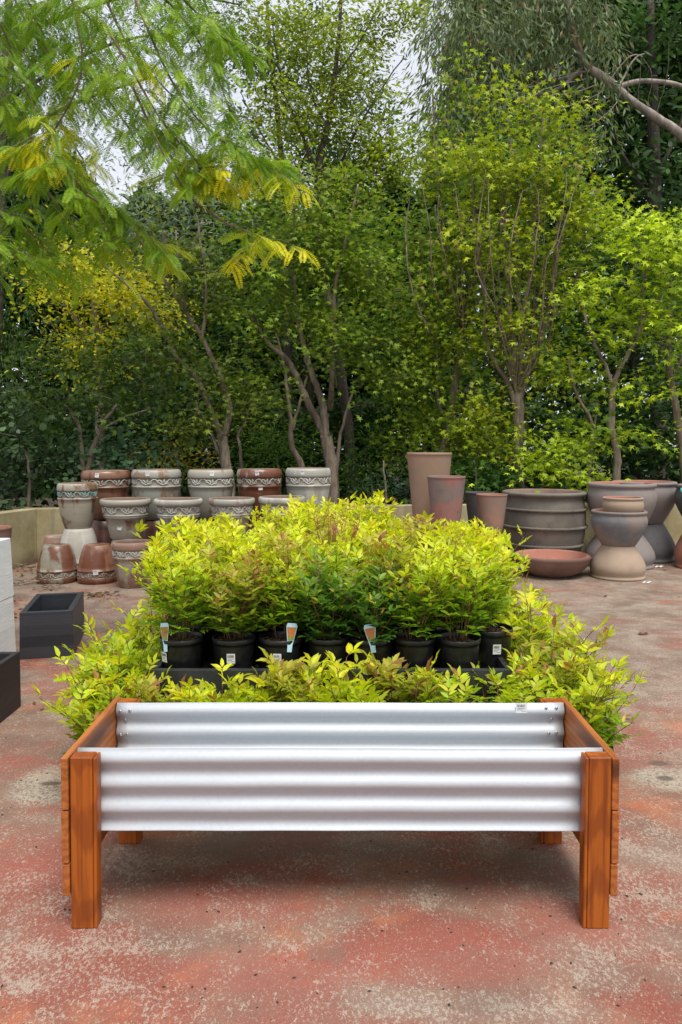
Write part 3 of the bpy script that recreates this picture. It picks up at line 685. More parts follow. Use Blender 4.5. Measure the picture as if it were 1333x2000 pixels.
def nand_plant(seed, height=.42, spread=.15, stems=8, low=.25, pal='lime', leaves=9, lsize=.052, lean=0.0):
    r = random.Random(seed); g = np.random.default_rng(seed)
    b = MB(); pos = []; dr = []; nm = []; sz = []; age = []
    for s_ in range(stems):
        a = r.uniform(0, 6.283); r0 = r.uniform(.005, .045); r1 = spread * math.sqrt(r.uniform(.03, 1)); h = height * r.uniform(.62, 1.05) * (1 - .22 * (r1 / spread) ** 2)
        p0 = Vector((r0 * math.cos(a), r0 * math.sin(a), .155)); p3 = Vector((r1 * math.cos(a + r.uniform(-.4, .4)) + lean, r1 * math.sin(a), .165 + h))
        p1 = p0.lerp(p3, .4) + Vector((0, 0, h * .12)); 
        pts = [p0.lerp(p1, t).lerp(p1.lerp(p3, t), t) for t in np.linspace(0, 1, 7)]
        b.tube(pts, [.0032 - .0018 * t for t in np.linspace(0, 1, 7)], 5)
        for k in range(leaves):
            t = low + (1 - low) * (k + r.random()) / leaves
            f = t * 6; i = min(5, int(f)); q = pts[i].lerp(pts[i + 1], f - i)
            az = a + k * 2.4 + r.uniform(-.5, .5); el = r.uniform(.05, .6) + .55 * t ** 3
            d = Vector((math.cos(az) * math.cos(el), math.sin(az) * math.cos(el), math.sin(el)))
            ln = r.uniform(.05, .11) * (1.25 - .55 * t)
            tip = q + d * ln; b.tube([q, q + d * ln * .5 + Vector((0, 0, .006)), tip], [.0012, .0009, .0007], 3, cap=False)
            side = d.cross(Vector((0, 0, 1))).normalized(); up = side.cross(d)
            npair = r.choice((2, 3, 3))
            items = [(1.0, 0)] + [(.28 + .64 * (j + .5) / npair, sg) for j in range(npair) for sg in (-1, 1)]
            for (u, sg) in items:
                dd = (d * (1.0 if sg == 0 else .55) + side * sg * r.uniform(.6, 1.0) + up * r.uniform(-.1, .45) + Vector((0, 0, r.uniform(-.15, .3)))).normalized()
                pp = q + d * ln * u
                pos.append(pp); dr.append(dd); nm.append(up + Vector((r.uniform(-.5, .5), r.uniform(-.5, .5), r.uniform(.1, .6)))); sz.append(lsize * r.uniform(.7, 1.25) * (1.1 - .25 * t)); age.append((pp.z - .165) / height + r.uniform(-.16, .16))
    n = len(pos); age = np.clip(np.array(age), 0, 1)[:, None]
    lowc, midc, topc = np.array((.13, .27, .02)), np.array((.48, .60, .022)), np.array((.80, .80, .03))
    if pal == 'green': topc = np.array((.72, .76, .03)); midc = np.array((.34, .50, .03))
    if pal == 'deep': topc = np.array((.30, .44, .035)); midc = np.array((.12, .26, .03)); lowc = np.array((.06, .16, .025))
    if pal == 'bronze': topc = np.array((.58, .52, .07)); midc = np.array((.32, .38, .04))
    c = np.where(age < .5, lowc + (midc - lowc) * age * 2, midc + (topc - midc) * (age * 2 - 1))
    br = (g.random((n, 1)) < (.16 if pal == 'bronze' else .035)) & (age > .45)
    c = np.where(br, np.array((.42, .20, .07)), c)
    yl = (g.random((n, 1)) < .08) & (age > .4); c = np.where(yl, np.array((.52, .50, .05)), c)
    c = np.clip(c * (1 + g.normal(0, .13, (n, 1))) * (1 + g.normal(0, .05, (n, 3))), .005, 1)
    A = lambda l: np.array([tuple(v) for v in l])
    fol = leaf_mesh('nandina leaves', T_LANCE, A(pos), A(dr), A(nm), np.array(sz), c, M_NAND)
    st_ = b.mesh('nandina stems', M_STEM)
    return fol, st_
POTM, SOILM = nand_pot(), nand_soil()
VARS = {}
for i in range(7): VARS['lime%d' % i] = nand_plant(100 + i, .40 + .03 * (i % 3), .18, 12, .12, 'lime', 11)
for i in range(2): VARS['bronze%d' % i] = nand_plant(140 + i, .42, .18, 12, .12, 'bronze', 11)
for i in range(3): VARS['green%d' % i] = nand_plant(160 + i, .42, .165, 9, .12, 'green', 10)
for i in range(2): VARS['deep%d' % i] = nand_plant(170 + i, .40, .175, 11, .05, 'deep', 11)
for i in range(4): VARS['wide%d' % i] = nand_plant(180 + i, .40, .27, 17, .02, ['lime', 'green', 'lime', 'bronze'][i], 9)
for i in range(3): VARS['lean%d' % i] = nand_plant(220 + i, .38, .21, 14, .06, 'lime', 10, lean=.11)
for i in range(3): VARS['front%d' % i] = nand_plant(200 + i, .40, .16, 9, .2, ['lime', 'bronze', 'lime'][i], 9, .06)
def red_tip(h):
    b = MB()
    r = random.Random(3)
    for k in range(9):
        a = r.uniform(0, 6.28); q = Vector((.04 * math.cos(a), .04 * math.sin(a), .165 + h - .1)); top = q + Vector((.05 * math.cos(a), .05 * math.sin(a), r.uniform(.1, .2)))
        b.tube([q, q.lerp(top, .5), top], [.0022, .0016, .001], 4)
        for j in range(10):
            u = r.uniform(.2, 1); p = q.lerp(top, u); az = r.uniform(0, 6.28)
            b.tube([p, p + Vector((math.cos(az) * .03, math.sin(az) * .03, .02))], [.0012, .0006], 3)
    return b.mesh('red new growth', M_REDST)
REDM = red_tip(.42)
def picture_tag_mesh():
    b = MB(); pr = [(-.011, 0), (.011, 0), (.012, .03), (.027, .115), (.022, .13), (-.022, .13), (-.027, .115), (-.012, .03)]
    def blade(pts, y, mi): b.add([(x, y, z) for x, z in pts] , [tuple(range(len(pts)))], mi)
    n = len(pr); vs = [(x, -.0006, z) for x, z in pr] + [(x, .0006, z) for x, z in pr]
    b.add(vs, [tuple(range(n)), tuple(range(n, 2*n))[::-1]] + [(i, (i+1) % n, n + (i+1) % n, n + i) for i in range(n)], 0)
    b.add([(-.0135, -.0012, .052), (.0135, -.0012, .052), (.0235, -.0012, .112), (-.0235, -.0012, .112)], [(0, 1, 2, 3)], 1)
    return b
def m_flowers():
    t = NT('tag picture of red berries'); v = t.coord(); vo = t.n('TexVoronoi', {'Vector': v, 'Scale': 230.0}).outputs['Distance']; z = t.n('SeparateXYZ', {0: v}).outputs[2]; nz_ = t.noise(v, 60, 3)
    f = t.math('MULTIPLY', t.ss(vo, .7, .3), t.ss(t.math('ADD', z, t.math('MULTIPLY', nz_, .03)), .075, .09))
    c = t.mix(f, t.mix(nz_, (.05, .16, .03), (.35, .4, .1)), (.85, .07, .03)); return t.bsdf(Base_Color=c, Roughness=.3)
TAGM = picture_tag_mesh().mesh('plant tag', [m_simple('pale blue plastic', (.50, .74, .88), .35), m_flowers()])
protos = {}
def nand_proto(key, red=False):
    root = bpy.data.objects.new('potted_nandina', None); root.empty_display_size = .05
    parts = [('pot', POTM), ('soil', SOILM), ('stems', VARS[key][1]), ('foliage', VARS[key][0])]
    if red: parts.append(('red_shoots', REDM))
    kids = []
    for nme, me in parts:
        o = bpy.data.objects.new(nme, me); o.parent = root; kids.append(o)
    return root, kids
def place_nand(key, x, y, z, label, group, s_=1.0, rz=None, red=False, sticker=None, ptag=None):
    if (key, red) not in protos: protos[(key, red)] = nand_proto(key, red)
    pr0, kids = protos[(key, red)]
    root = pr0.copy(); C.objects.link(root); root.location = (x, y, z); rz = random.uniform(0, 6.28) if rz is None else rz; root.rotation_euler = (0, 0, rz)
    if s_ != 1: root.scale = (s_, s_, s_)
    tag(root, label, 'potted plant', group)
    for k_ in kids:
        c_ = k_.copy(); C.objects.link(c_); c_.parent = root
        if k_.name.startswith('foliage') or k_.name.startswith('stems') or k_.name.startswith('red'): pass
    if sticker is not None:
        a = -math.pi / 2 + sticker - rz; st_ = sticker_mesh(.038, .046).build('price_sticker', [M_WHITE, M_INK], root, (.0955 * math.cos(a), .0955 * math.sin(a), .105)); st_.rotation_euler = (R(5), 0, a + math.pi / 2)
    if ptag is not None:
        a = -math.pi / 2 + ptag - rz; o = obj('picture_tag', TAGM, root, (.104 * math.cos(a), .104 * math.sin(a), .135)); o.rotation_euler = (R(-6), R(random.choice((-9, 9))), a + math.pi / 2)
    return root
GB = 'nandinas massed on the nursery bench'; GS = 'nandinas standing on the ground round the bench'
yr = YBN + .135
front = [(352, .0, 'green0', 'potted nandina at the front left bench corner with picture tag and sticker', -.75, -.55),
         (455, .0, 'bronze0', 'second nandina from the left in the front bench row, sticker mid pot', .0, None),
         (548, .0, 'green2', 'third potted nandina of the front bench row, with a half covered picture tag', -.1, .45),
         (641, .015, 'deep0', 'dark green fine leaved nandina in the middle of the front bench row', None, None),
         (727, .0, 'deep1', 'fifth nandina of the front bench row, orange picture tag leaning on its pot', None, .05),
         (811, .0, 'green1', 'sixth nandina of the front bench row, between the tagged pot and the bare soil pot', None, None),
         (899, -.01, 'green0', 'nandina near the right end of the front bench row with its bark mix showing', None, None),
         (962, .13, 'green2', 'nandina at the right end of the bench, set back, price sticker on pot', .1, None)]
for px, dy, key, lab, stk, tg_ in front:
    Yp = yr + dy; place_nand(key, X(px, Yp), Yp, BT, lab, GB, s_=.93 if dy < .1 else .97, sticker=stk, ptag=tg_)
limes = ['lime%d' % i for i in range(7)] + ['lime0', 'lime3', 'bronze0', 'lime5', 'bronze1']
nrow = 9
for rrow in range(1, nrow):
    for ccol in range(7):
        yy = yr + rrow * .227 + random.uniform(-.015, .015); xx = -.72 + ccol * .222 + (.07 if rrow % 2 else -.02) + random.uniform(-.015, .015)
        if rrow == 1 and ccol == 6: continue
        red = (rrow, ccol) in ((2, 3), (3, 3)); edge = 'left' if ccol == 0 else 'right' if ccol == 6 else None
        o_ = ['first', 'second', 'third', 'fourth', 'fifth', 'sixth', 'seventh', 'eighth', 'rearmost']
        lab = 'lime nandina, %s from left in the %s bench row from the front' % (o_[ccol], o_[rrow]); g_ = GB
        if rrow == nrow - 1: lab = 'lime nandina, %s from left in the rearmost bench row' % o_[ccol]
        if red: lab = 'nandina with thin red new shoots, %s bench row' % o_[rrow]
        key = random.choice(limes)
        rz_ = None
        if ccol in (0, 6) and rrow > 0: key = 'lean%d' % (rrow % 3); rz_ = (math.pi if ccol == 0 else 0) + random.uniform(-.5, .5)
        elif rrow == 1: key = ['lime1', 'lime4', 'bronze1', 'green1', 'bronze0', 'lime2', 'green0'][ccol]
        place_nand(key, xx + (-.03 if ccol == 0 else .04 if ccol == 6 else 0), yy, BT, lab, g_ or GB, s_=random.uniform(.92, 1.05) + (.06 if ccol in (0, 6) else 0) - (.14 if rrow > 4 and ccol > 4 else .10 if rrow > 4 and ccol < 2 else 0) + (.05 if rrow > 4 and ccol in (2, 3, 4) else 0), rz=rz_, red=red)
# on the ground
names = ['first', 'second', 'third', 'fourth', 'fifth', 'sixth', 'seventh', 'eighth', 'ninth', 'tenth']
for k, px in enumerate([300, 368, 430, 498, 562, 632, 702, 775, 868, 975]):
    Yp = 2.885 + (.02 if k % 2 else -.01)
    place_nand(['front1', 'front0', 'front2', 'front0', 'front1', 'front2', 'front0', 'front1', 'green1', 'wide1'][k], X(px, Yp), Yp, 0, '%s nandina from the left of the row squeezed between garden bed and bench' % names[k], GS, s_=[.95, .93, .92, 1.04, 1.10, 1.06, 1.09, 1.1, .98, .99][k])
for k in range(8):
    Yp = 2.93 + k * .29
    place_nand('wide%d' % (k % 4), -.985 + .01 * k + .06 * (k == 0) + random.uniform(-.02, .02), Yp + .05 * (k == 0), 0, 'nandina on the ground along the left side of the bench, %s from the front' % names[k], GS, s_=1.04 + .06 * (k % 3))
for k in range(8):
    Yp = 2.95 + k * .29
    place_nand('wide%d' % ((k + 2) % 4), .93 + random.uniform(-.02, .02), Yp, 0, 'nandina on the ground along the right side of the bench, %s from the front' % names[k], GS, s_=1.1 + .06 * (k % 3))
for k in range(2):
    Yp = 3.1 + k * .36
    place_nand('wide%d' % (1 + k), 1.07, Yp, 0, 'outermost ground nandina at the right front, %s' % ['beside the rear corner of the garden bed', 'just behind the outermost front one'][k], GS, s_=.86)
place_nand('wide2', -1.05, 3.28, 0, 'outermost ground nandina at the left front with long lime sprays', GS, s_=.9)

# ------------------------------------------------------------------ trees
def vnoise(p, s, seed=0):
    q = p * s
    return (np.sin(q[:, 0] * 1.7 + seed) * np.sin(q[:, 1] * 2.1 + seed * 1.3 + q[:, 2]) + np.sin(q[:, 2] * 2.3 + q[:, 0] + seed * .7)) * .5
def resample(pts, step=.12):
    out_ = []; 
    for a, b_ in zip(pts, pts[1:]):
        k = max(1, int((b_ - a).length / step)); out_ += [a.lerp(b_, i / k) for i in range(k)]
    return out_ + [pts[-1]]
def smooth_path(pts, it=2):
    for _ in range(it):
        q = [pts[0]]
        for a, b_ in zip(pts, pts[1:]): q += [a.lerp(b_, .25), a.lerp(b_, .75)]
        pts = q + [pts[-1]]
    return pts
def tree(name, label, base_px, Y, limbs, blobs, T=T_MAPLE, lsize=.074, dens=720, c0=(.04, .10, .012), c1=(.10, .20, .018), per=26, cr=.17, flat=.45, cat='tree',
         bark=None, mat=None, hang=0.0, tw=1.0, group=None, seed=1, tips=None, zbase=0.0, nspread=.75, twmat=None, tlimit=900):
    g = np.random.default_rng(seed); bark = bark or M_BARK; mat = mat or M_LEAF
    bp = Vector((X(base_px, Y), Y, zbase)); root = empty(name, bp); tag(root, label, cat, group)
    tb = MB(); nodes = []
    for (pts, r0, r1) in limbs:
        wp = [P(p[0], p[1], Y + (p[2] if len(p) > 2 else 0)) for p in pts]
        if wp[0].z < .6: wp[0].z = zbase - .03
        sm = smooth_path(wp, 2); k = len(sm)
        sm = [q + Vector((g.normal(0, .006), g.normal(0, .006), 0)) for q in sm]
        tb.tube([q - bp for q in sm], [r0 + (r1 - r0) * i / (k - 1) for i in range(k)], 8)
        nodes += [q for q in resample(wp, .15) if q.z > 1.0 or cat != 'tree']
    if not nodes: nodes = [bp + Vector((0, 0, .1))]
    cen = []; tot = 0
    for bl in blobs:
        px, py, rx, ry = bl[:4]; Yb = Y + (bl[4] if len(bl) > 4 else 0); dm = bl[5] if len(bl) > 5 else 1.0
        rxw, rzw = rx / F * Yb, ry / F * Yb; ryw = min((rxw + rzw) / 2, 1.1)
        n = max(2, int(math.pi * rxw * rzw * dens * dm / per)); c = np.array(P(px, py, Yb))
        u = g.normal(size=(n * 2, 3)); u /= np.linalg.norm(u, axis=1, keepdims=True); rr = g.random((n * 2, 1)) ** .42
        p = c + u * rr * np.array((rxw, ryw, rzw))
        keep = np.argsort(vnoise(p, 2.2, seed) + g.normal(0, .35, n * 2))[:n]
        cen.append(p[keep])
    cen = np.concatenate(cen); cen = cen[cen[:, 2] > .25]
    # branches: join every cluster to the nearest wood already there
    na = np.array([tuple(v) for v in nodes]); dd = np.min(np.linalg.norm(cen[:, None] - na[None], axis=2), axis=1); order = np.argsort(dd)
    bb = tb; cap_ = len(na) + len(cen) * 2 + 5; pool = np.zeros((cap_, 3)); pool[:len(na)] = na; m = len(na); tdir = np.zeros((len(cen), 3))
    for i in order:
        c = cen[i]; dv = pool[:m] - c; ds = np.linalg.norm(dv, axis=1) + .9 * np.maximum(0, dv[:, 2] + .05); j = int(np.argmin(ds))
        a = Vector(pool[j]); e = Vector(c); l = (e - a).length; mid = a.lerp(e, .5) + Vector((g.normal(0, .08), g.normal(0, .08), .05 + g.normal(0, .05))) * l
        r = .0026 + .0042 * min(1.5, l)
        bb.tube([a - bp, a.lerp(mid, .5) - bp + Vector((0, 0, .02 * l)), mid - bp, e - bp], [r * tw, r * .85 * tw, r * .7 * tw, .0018 * tw], 4 if l > .35 else 3, cap=False)
        pool[m] = tuple(mid); pool[m + 1] = c; m += 2; tdir[i] = tuple((e - mid).normalized() if l > 1e-4 else (0, 0, 1))
    bb.build('trunk', bark, root)
    n = len(cen) * per; idx = np.repeat(np.arange(len(cen)), per)
    off = g.normal(0, 1, (n, 3)) * np.array((cr, cr, cr * flat))
    cn = np.array((0, -.30, 1.0)) + g.normal(0, .38, (len(cen), 3)); csz = np.exp(g.normal(0, .28, (len(cen), 1)))[idx]
    off[:, 2] -= (off[:, 0] * cn[idx, 0] + off[:, 1] * cn[idx, 1]) * .8; off *= csz
    pos = cen[idx] + off
    if hang > 0: pos[:, 2] -= np.abs(g.normal(0, cr * 1.6, n)) * hang
    outw = off / (np.linalg.norm(off, axis=1, keepdims=True) + 1e-6)
    d = outw * .9 + tdir[idx] * .3 + g.normal(0, .35, (n, 3)); d[:, 2] -= .15; d[:, 2] *= (1 - .3)
    nr = cn[idx] + g.normal(0, nspread * .6, (n, 3))
    if hang > 0: d = d * (1 - hang) + np.array((0, 0, -1.0)) * hang * 1.6; nr = g.normal(0, 1, (n, 3))
    clv = g.random((len(cen), 1))[idx]   # hue differs from spray to spray
    t = np.clip(clv * .85 + g.random((n, 1)) * .35 - .1, 0, 1)
    col = np.array(c0) * (1 - t) + np.array(c1) * t
    if tips is not None:
        tm = (g.random((n, 1)) < tips[1]); col = np.where(tm, np.array(tips[0]), col)
    col = np.clip(col * (1 + g.normal(0, .14, (n, 1))), .003, 1)
    sz = lsize * np.clip(g.normal(1, .22, n), .5, 1.6)
    obj('crown', leaf_mesh(name + ' crown', T, pos - np.array(tuple(bp)), d, nr, sz, col, mat), root)
    return root, n
NL = 0
rj = random.Random(12)
def jx(v): return v + rj.uniform(-26, 26)
def TR(*a, **k):
    global NL; r_, n = tree(*a, **k); NL += n; return r_
GM = 'maples behind the low wall'
TR('maple_tree', 'green maple with forked pinkish grey trunk just right of the last glazed pot', 652, 10.8,
   [([(652,1000),(650,930),(643,880),(637,850)], .105, .085), ([(640,862),(615,810),(583,745),(566,705),(548,690),(520,668),(494,618),(470,560)], .06, .018),
    ([(637,850),(634,800),(620,760),(600,700),(586,640),(579,590),(572,530),(568,440),(590,340)], .062, .014), ([(592,930,.1),(590,905),(572,880),(567,850),(570,830),(563,770),(557,715),(540,650)], .055, .015),
    ([(571,840),(583,800),(592,765),(600,735)], .028, .01), ([(655,960,.2),(660,890),(667,840),(690,760)], .04, .014), ([(645,800,.4),(650,730),(653,620),(656,540),(680,450),(700,360)], .045, .014)],
   [(600,610,140,130),(550,470,120,110),(690,540,110,140),(520,740,100,60,0,.6),(730,720,100,90),(640,400,110,90,0,.8),(480,620,80,80,0,.7)],
   c0=(0.049, 0.110, 0.019), c1=(0.318, 0.445, 0.038), group=GM, seed=21, tips=((.30,.32,.05), .04))
TR('maple_tree', 'dark maple with crossing leaning trunks behind the third and fourth back row pots', 450, 10.5,
   [([(455,1010),(448,950),(440,890),(433,850)], .085, .07), ([(436,855),(412,805),(388,745),(372,720),(345,703),(320,640),(285,585),(240,550),(190,505)], .05, .012), ([(437,850),(452,800),(440,760),(425,720),(395,660),(365,610),(335,565),(300,520),(260,440)], .055, .012),
    ([(448,930,.15),(425,880),(405,825),(380,790)], .035, .012), ([(473,930,.2),(470,870),(462,850),(478,830),(490,790)], .028, .01), ([(395,665),(405,600),(400,520),(385,420)], .03, .01), ([(365,610),(350,540),(345,450)], .025, .01)],
   [(330,630,90,80,0,.75),(225,520,60,40,0,.25),(400,520,100,110,0,.8),(430,740,80,70),(340,440,100,80,0,.6),(370,830,90,50),(480,820,60,50),(300,740,70,50,0,.7)],
   c0=(0.040, 0.077, 0.016), c1=(0.251, 0.326, 0.035), group=GM, seed=22)
TR('maple_tree', 'low spreading dark maple at the left behind the brown glazed pot', 168, 10.0,
   [([(165,1000),(166,930),(160,880),(156,830),(130,790)], .05, .02), ([(168,935),(178,890),(188,860),(196,835),(230,790)], .05, .018), ([(195,840),(240,815),(290,800)], .02, .008)],
   [(180,760,150,55),(120,700,110,45),(260,700,90,50,0,.8),(80,800,100,35),(250,790,90,40,0,.8),(230,660,80,30,0,.3)],
   lsize=.07, c0=(0.022, 0.048, 0.012), c1=(0.119, 0.196, 0.025), group=GM, seed=23, flat=.3)
TR('maple_tree', 'tall many stemmed maple above the roped urn, stems fanning from one trunk', 1014, 10.6,
   [([(1017,1000),(1013,940),(1012,880),(1015,820),(1012,770)], .09, .075), ([(1015,780),(1030,730),(1048,680),(1062,640),(1080,560),(1095,470),(1120,380)], .05, .01), ([(1012,780),(1005,720),(1000,640),(990,560),(985,470),(990,380),(1000,270)], .045, .01),
    ([(1013,790),(1015,700),(1020,620),(1035,540),(1040,460),(1055,350),(1060,230)], .045, .01), ([(1010,800),(990,740),(960,700),(945,640),(950,560),(930,480),(925,380)], .04, .01), ([(1062,640),(1100,600),(1130,540),(1145,480)], .025, .01)]
   + [([(1000 + int(14 * i), 640 - 5 * i), (995 + 22 * i, 540), (985 + 26 * i, 440), (975 + 32 * i, 330 + 10 * i)], .016, .006) for i in range(5)]
   + [([(1012, 770), (960 + 28 * i, 640), (935 + 36 * i, 520), (925 + 42 * i + 15 * (i % 2), 400), (920 + 46 * i, 280 + 25 * (i % 3))], .02, .006) for i in range(5)]
   + [([(1012 + jx(0) * .3, 770 + jx(0)), (975 + jx(20 * i), 650 + jx(0), -.4), (950 + jx(30 * i), 530 + jx(0), -.75), (945 + jx(34 * i), 420 + jx(0) * 2, -.85), (940 + jx(36 * i), 320 + jx(0) * 2, -.8)], .014, .004) for i in range(6)],
   [(1000,640,120,80),(970,500,110,100,0,.7),(1090,500,110,100,0,.8),(930,340,100,110),(1050,310,100,110),(960,800,110,80),(1070,740,70,70),(1130,400,80,90),(990,220,60,70,0,.6),(1110,260,60,60,0,.7),(960,890,80,50),(1010,410,130,70,0,.7)],
   c0=(0.078, 0.152, 0.019), c1=(0.556, 0.648, 0.032), group=GM, seed=24, tips=((.36,.30,.06), .05), lsize=.076)
TR('maple_tree', 'maple right of the centre with pale upright stems above the tallest tan pot', 868, 11.1,
   [([(850,1000),(852,920),(880,830),(890,740),(905,640)], .07, .05), ([(906,650),(906,600),(890,545),(870,470),(862,400),(850,300),(846,180)], .04, .01), ([(906,640),(912,590),(914,520),(915,440),(930,350)], .035, .01), ([(880,830),(850,780),(858,700),(835,620),(820,560),(822,470)], .035, .01), ([(905,630),(925,560),(945,480),(955,400)], .03, .01), ([(900,640),(880,560,-.4),(862,480,-.5),(850,400,-.5)], .018, .006), ([(838,650,-.4),(800,560,-.5),(790,470,-.5),(800,380,-.4)], .02, .006), ([(905,640,-.3),(900,540,-.5),(905,440,-.5)], .016, .006)]
   + [([(905, 650), (870 + jx(22 * i), 560 + jx(0), -.7), (845 + jx(33 * i), 450 + jx(0), -1.0), (838 + jx(36 * i), 360 + jx(0) * 2, -1.05)], .013, .004) for i in range(5)],
   [(860,450,100,120,0,.75),(820,620,110,110),(870,760,100,90),(850,270,70,90,0,.8),(800,870,80,60),(900,890,80,50),(790,700,70,80),(900,150,55,60,0,.5),(880,560,90,70)],
   c0=(0.065, 0.132, 0.019), c1=(0.376, 0.497, 0.035), group=GM, seed=25, tips=((.36,.30,.06), .04))
TR('maple_tree', 'bright lime green maple at the right with layered sprays above the belly pots', 1205, 10.0,
   [([(1200,1000),(1203,930),(1210,885),(1190,830),(1200,745)], .06, .04), ([(1198,750),(1170,690),(1150,640),(1130,580)], .03, .01), ([(1200,745),(1215,710),(1240,670),(1256,625),(1255,560),(1268,500)], .035, .01), ([(1256,625),(1290,580),(1320,540)], .02, .008), ([(1150,930,.2),(1155,870),(1165,810)], .03, .012), ([(1160,830),(1120,760),(1110,700)], .02, .01)],
   [(1235,500,100,60),(1180,590,90,55),(1300,560,70,80),(1290,650,80,50),(1150,690,60,50,0,.7),(1240,750,90,40,0,.7),(1140,850,80,50,0,.9),(1080,900,80,45,0,.9),(1130,940,80,35,0,.9),(1230,860,60,30,0,.8),(1240,440,70,40)],
   c0=(0.092, 0.185, 0.019), c1=(0.649, 0.800, 0.038), group=GM, seed=26, flat=.28, lsize=.084)
TR('maple_tree', 'maple at the right edge with a grey mottled trunk and dark gap behind it', 1318, 10.4,
   [([(1345,1000),(1338,900),(1325,830),(1312,740),(1303,690),(1310,600)], .065, .03), ([(1312,740),(1333,700),(1350,640)], .03, .01)],
   [(1320,720,50,50,0,.6),(1330,600,60,60),(1345,480,70,80),(1320,860,30,20,0,.4),(1370,800,50,80)],
   c0=(0.065, 0.130, 0.019), c1=(0.418, 0.607, 0.035), group=GM, seed=27)
TR('tall_tree', 'tall thin open tree in the upper centre, fine leaves sparse against the sky', 690, 12.6,
   [([(690,1000),(680,800),(640,600),(622,430),(620,330),(640,250),(655,150),(664,60),(668,-60)], .10, .02), ([(622,430),(660,330),(700,250),(740,180),(790,110)], .03, .008), ([(620,340),(590,260),(560,200),(540,110),(530,20)], .03, .008), ([(640,250),(600,170),(600,80),(590,-20)], .02, .006), ([(655,150),(700,90),(730,30),(760,-30)], .02, .006), ([(640,430),(700,400),(760,360),(790,300)], .025, .007), ([(660,330),(720,300),(770,240)], .018, .005)],
   [(650,90,110,110,0,.55),(740,60,60,60,0,.6),(550,230,80,90,0,.5),(730,230,60,80,0,.55),(590,350,110,50,0,.9),(720,350,90,60,0,.9),(560,60,80,70,0,.45),(640,220,70,70,0,.45),(770,310,50,60,0,.8),(810,20,30,40,0,.7)],
   T=T_OVAL, lsize=.075, dens=1900, c0=(0.059, 0.109, 0.019), c1=(0.478, 0.584, 0.052), seed=31, cr=.15, per=20, bark=M_BARKD, tips=((.36,.34,.06), .06))
TR('tall_tree', 'second slender open tree further back in the upper centre, left of the bright sky gap', 560, 14.5,
   [([(560,1000),(565,700),(560,480),(552,330),(540,200),(525,80),(520,-40)], .09, .02), ([(555,400),(600,300),(640,200),(660,120)], .03, .008), ([(552,330),(500,240),(470,180)], .02, .007), ([(560,480),(640,390),(700,330),(730,290)], .03, .008)],
   [(520,120,70,100),(600,200,80,90,0,.8),(690,150,60,80,0,.7),(480,290,60,70,0,.8),(640,320,110,60),(550,350,90,60),(620,40,70,60,0,.6),(720,260,50,60,0,.8),(440,60,50,80,0,.5)],
   T=T_OVAL, lsize=.09, dens=1000, c0=(0.038, 0.080, 0.020), c1=(0.227, 0.318, 0.050), seed=38, cr=.2, per=20, bark=M_BARKD)
TR('gum_tree', 'tall gum tree with drooping grey green leaves and a pale bare limb, upper right', 1450, 16.0,
   [([(1470,1000),(1440,700),(1420,500),(1370,310),(1333,262),(1290,235),(1235,200),(1203,170)], .125, .08), ([(1203,170),(1170,145),(1140,130),(1120,70),(1110,10),(1100,-80)], .10, .06), ([(1207,172),(1235,160),(1262,158),(1300,160),(1350,172)], .06, .045),
    ([(1140,130),(1090,180),(1020,190),(960,200),(900,170)], .05, .02), ([(1110,10),(1050,0),(980,-20),(900,-10)], .05, .02), ([(1150,138),(1080,160),(1040,150),(960,120),(900,90)], .04, .015), ([(1210,170),(1240,110),(1260,105)], .025, .01), ([(1190,160),(1210,130),(1235,105),(1255,110)], .02, .01)]
   + [([(1145 + 12 * i, 140 + 12 * i), (1100 + jx(12 * i), 150 + 16 * i, -.6), (1050 + jx(14 * i), 160 + jx(18 * i), -.9), (1000 + jx(18 * i), 175 + jx(16 * i), -1)], .012, .004) for i in range(6)]
   + [([(1210 + 18 * i, 175 + 12 * i), (1200 + 26 * i, 120 + 8 * i, -.5), (1175 + jx(34 * i), 85 + jx(10), -.8)], .010, .003) for i in range(5)],
   [(900,80,80,110),(1010,60,110,80),(1110,100,70,70,0,.8),(910,210,80,90),(1010,200,80,80,0,.9),(1160,230,50,70,0,.7),(860,250,50,60),(1150,50,80,60,0,.8),(960,290,60,60,0,.8),(900,-30,90,60),(1080,-20,120,60)],
   T=T_LONG, lsize=.19, dens=620, c0=(0.085, 0.132, 0.070), c1=(0.298, 0.367, 0.175), hang=.42, cr=.24, flat=1.3, per=44, bark=M_BARKP, seed=32, tips=((.30,.17,.10), .04), nspread=1.3)
TR('tall_tree', 'tall dark green tree filling the upper right corner', 1290, 17.5,
   [([(1290,1000),(1285,700),(1280,400),(1275,200),(1270,0)], .25, .08), ([(1280,400),(1230,330),(1200,260)], .06, .02), ([(1280,350),(1330,250),(1350,150)], .06, .02)],
   [(1240,50,70,90),(1310,40,70,100),(1300,170,70,70,0,.9),(1230,160,50,60,0,.7),(1290,310,80,70,0,.9),(1215,350,60,50,0,.6),(1320,420,70,80),(1240,450,70,70,0,.8),(1190,120,50,70,0,.6),(1300,540,90,70)],
   T=T_OVAL, lsize=.2, dens=130, c0=(0.019, 0.050, 0.016), c1=(0.079, 0.166, 0.044), per=20, cr=.35, flat=.8, seed=33, bark=M_BARKD)
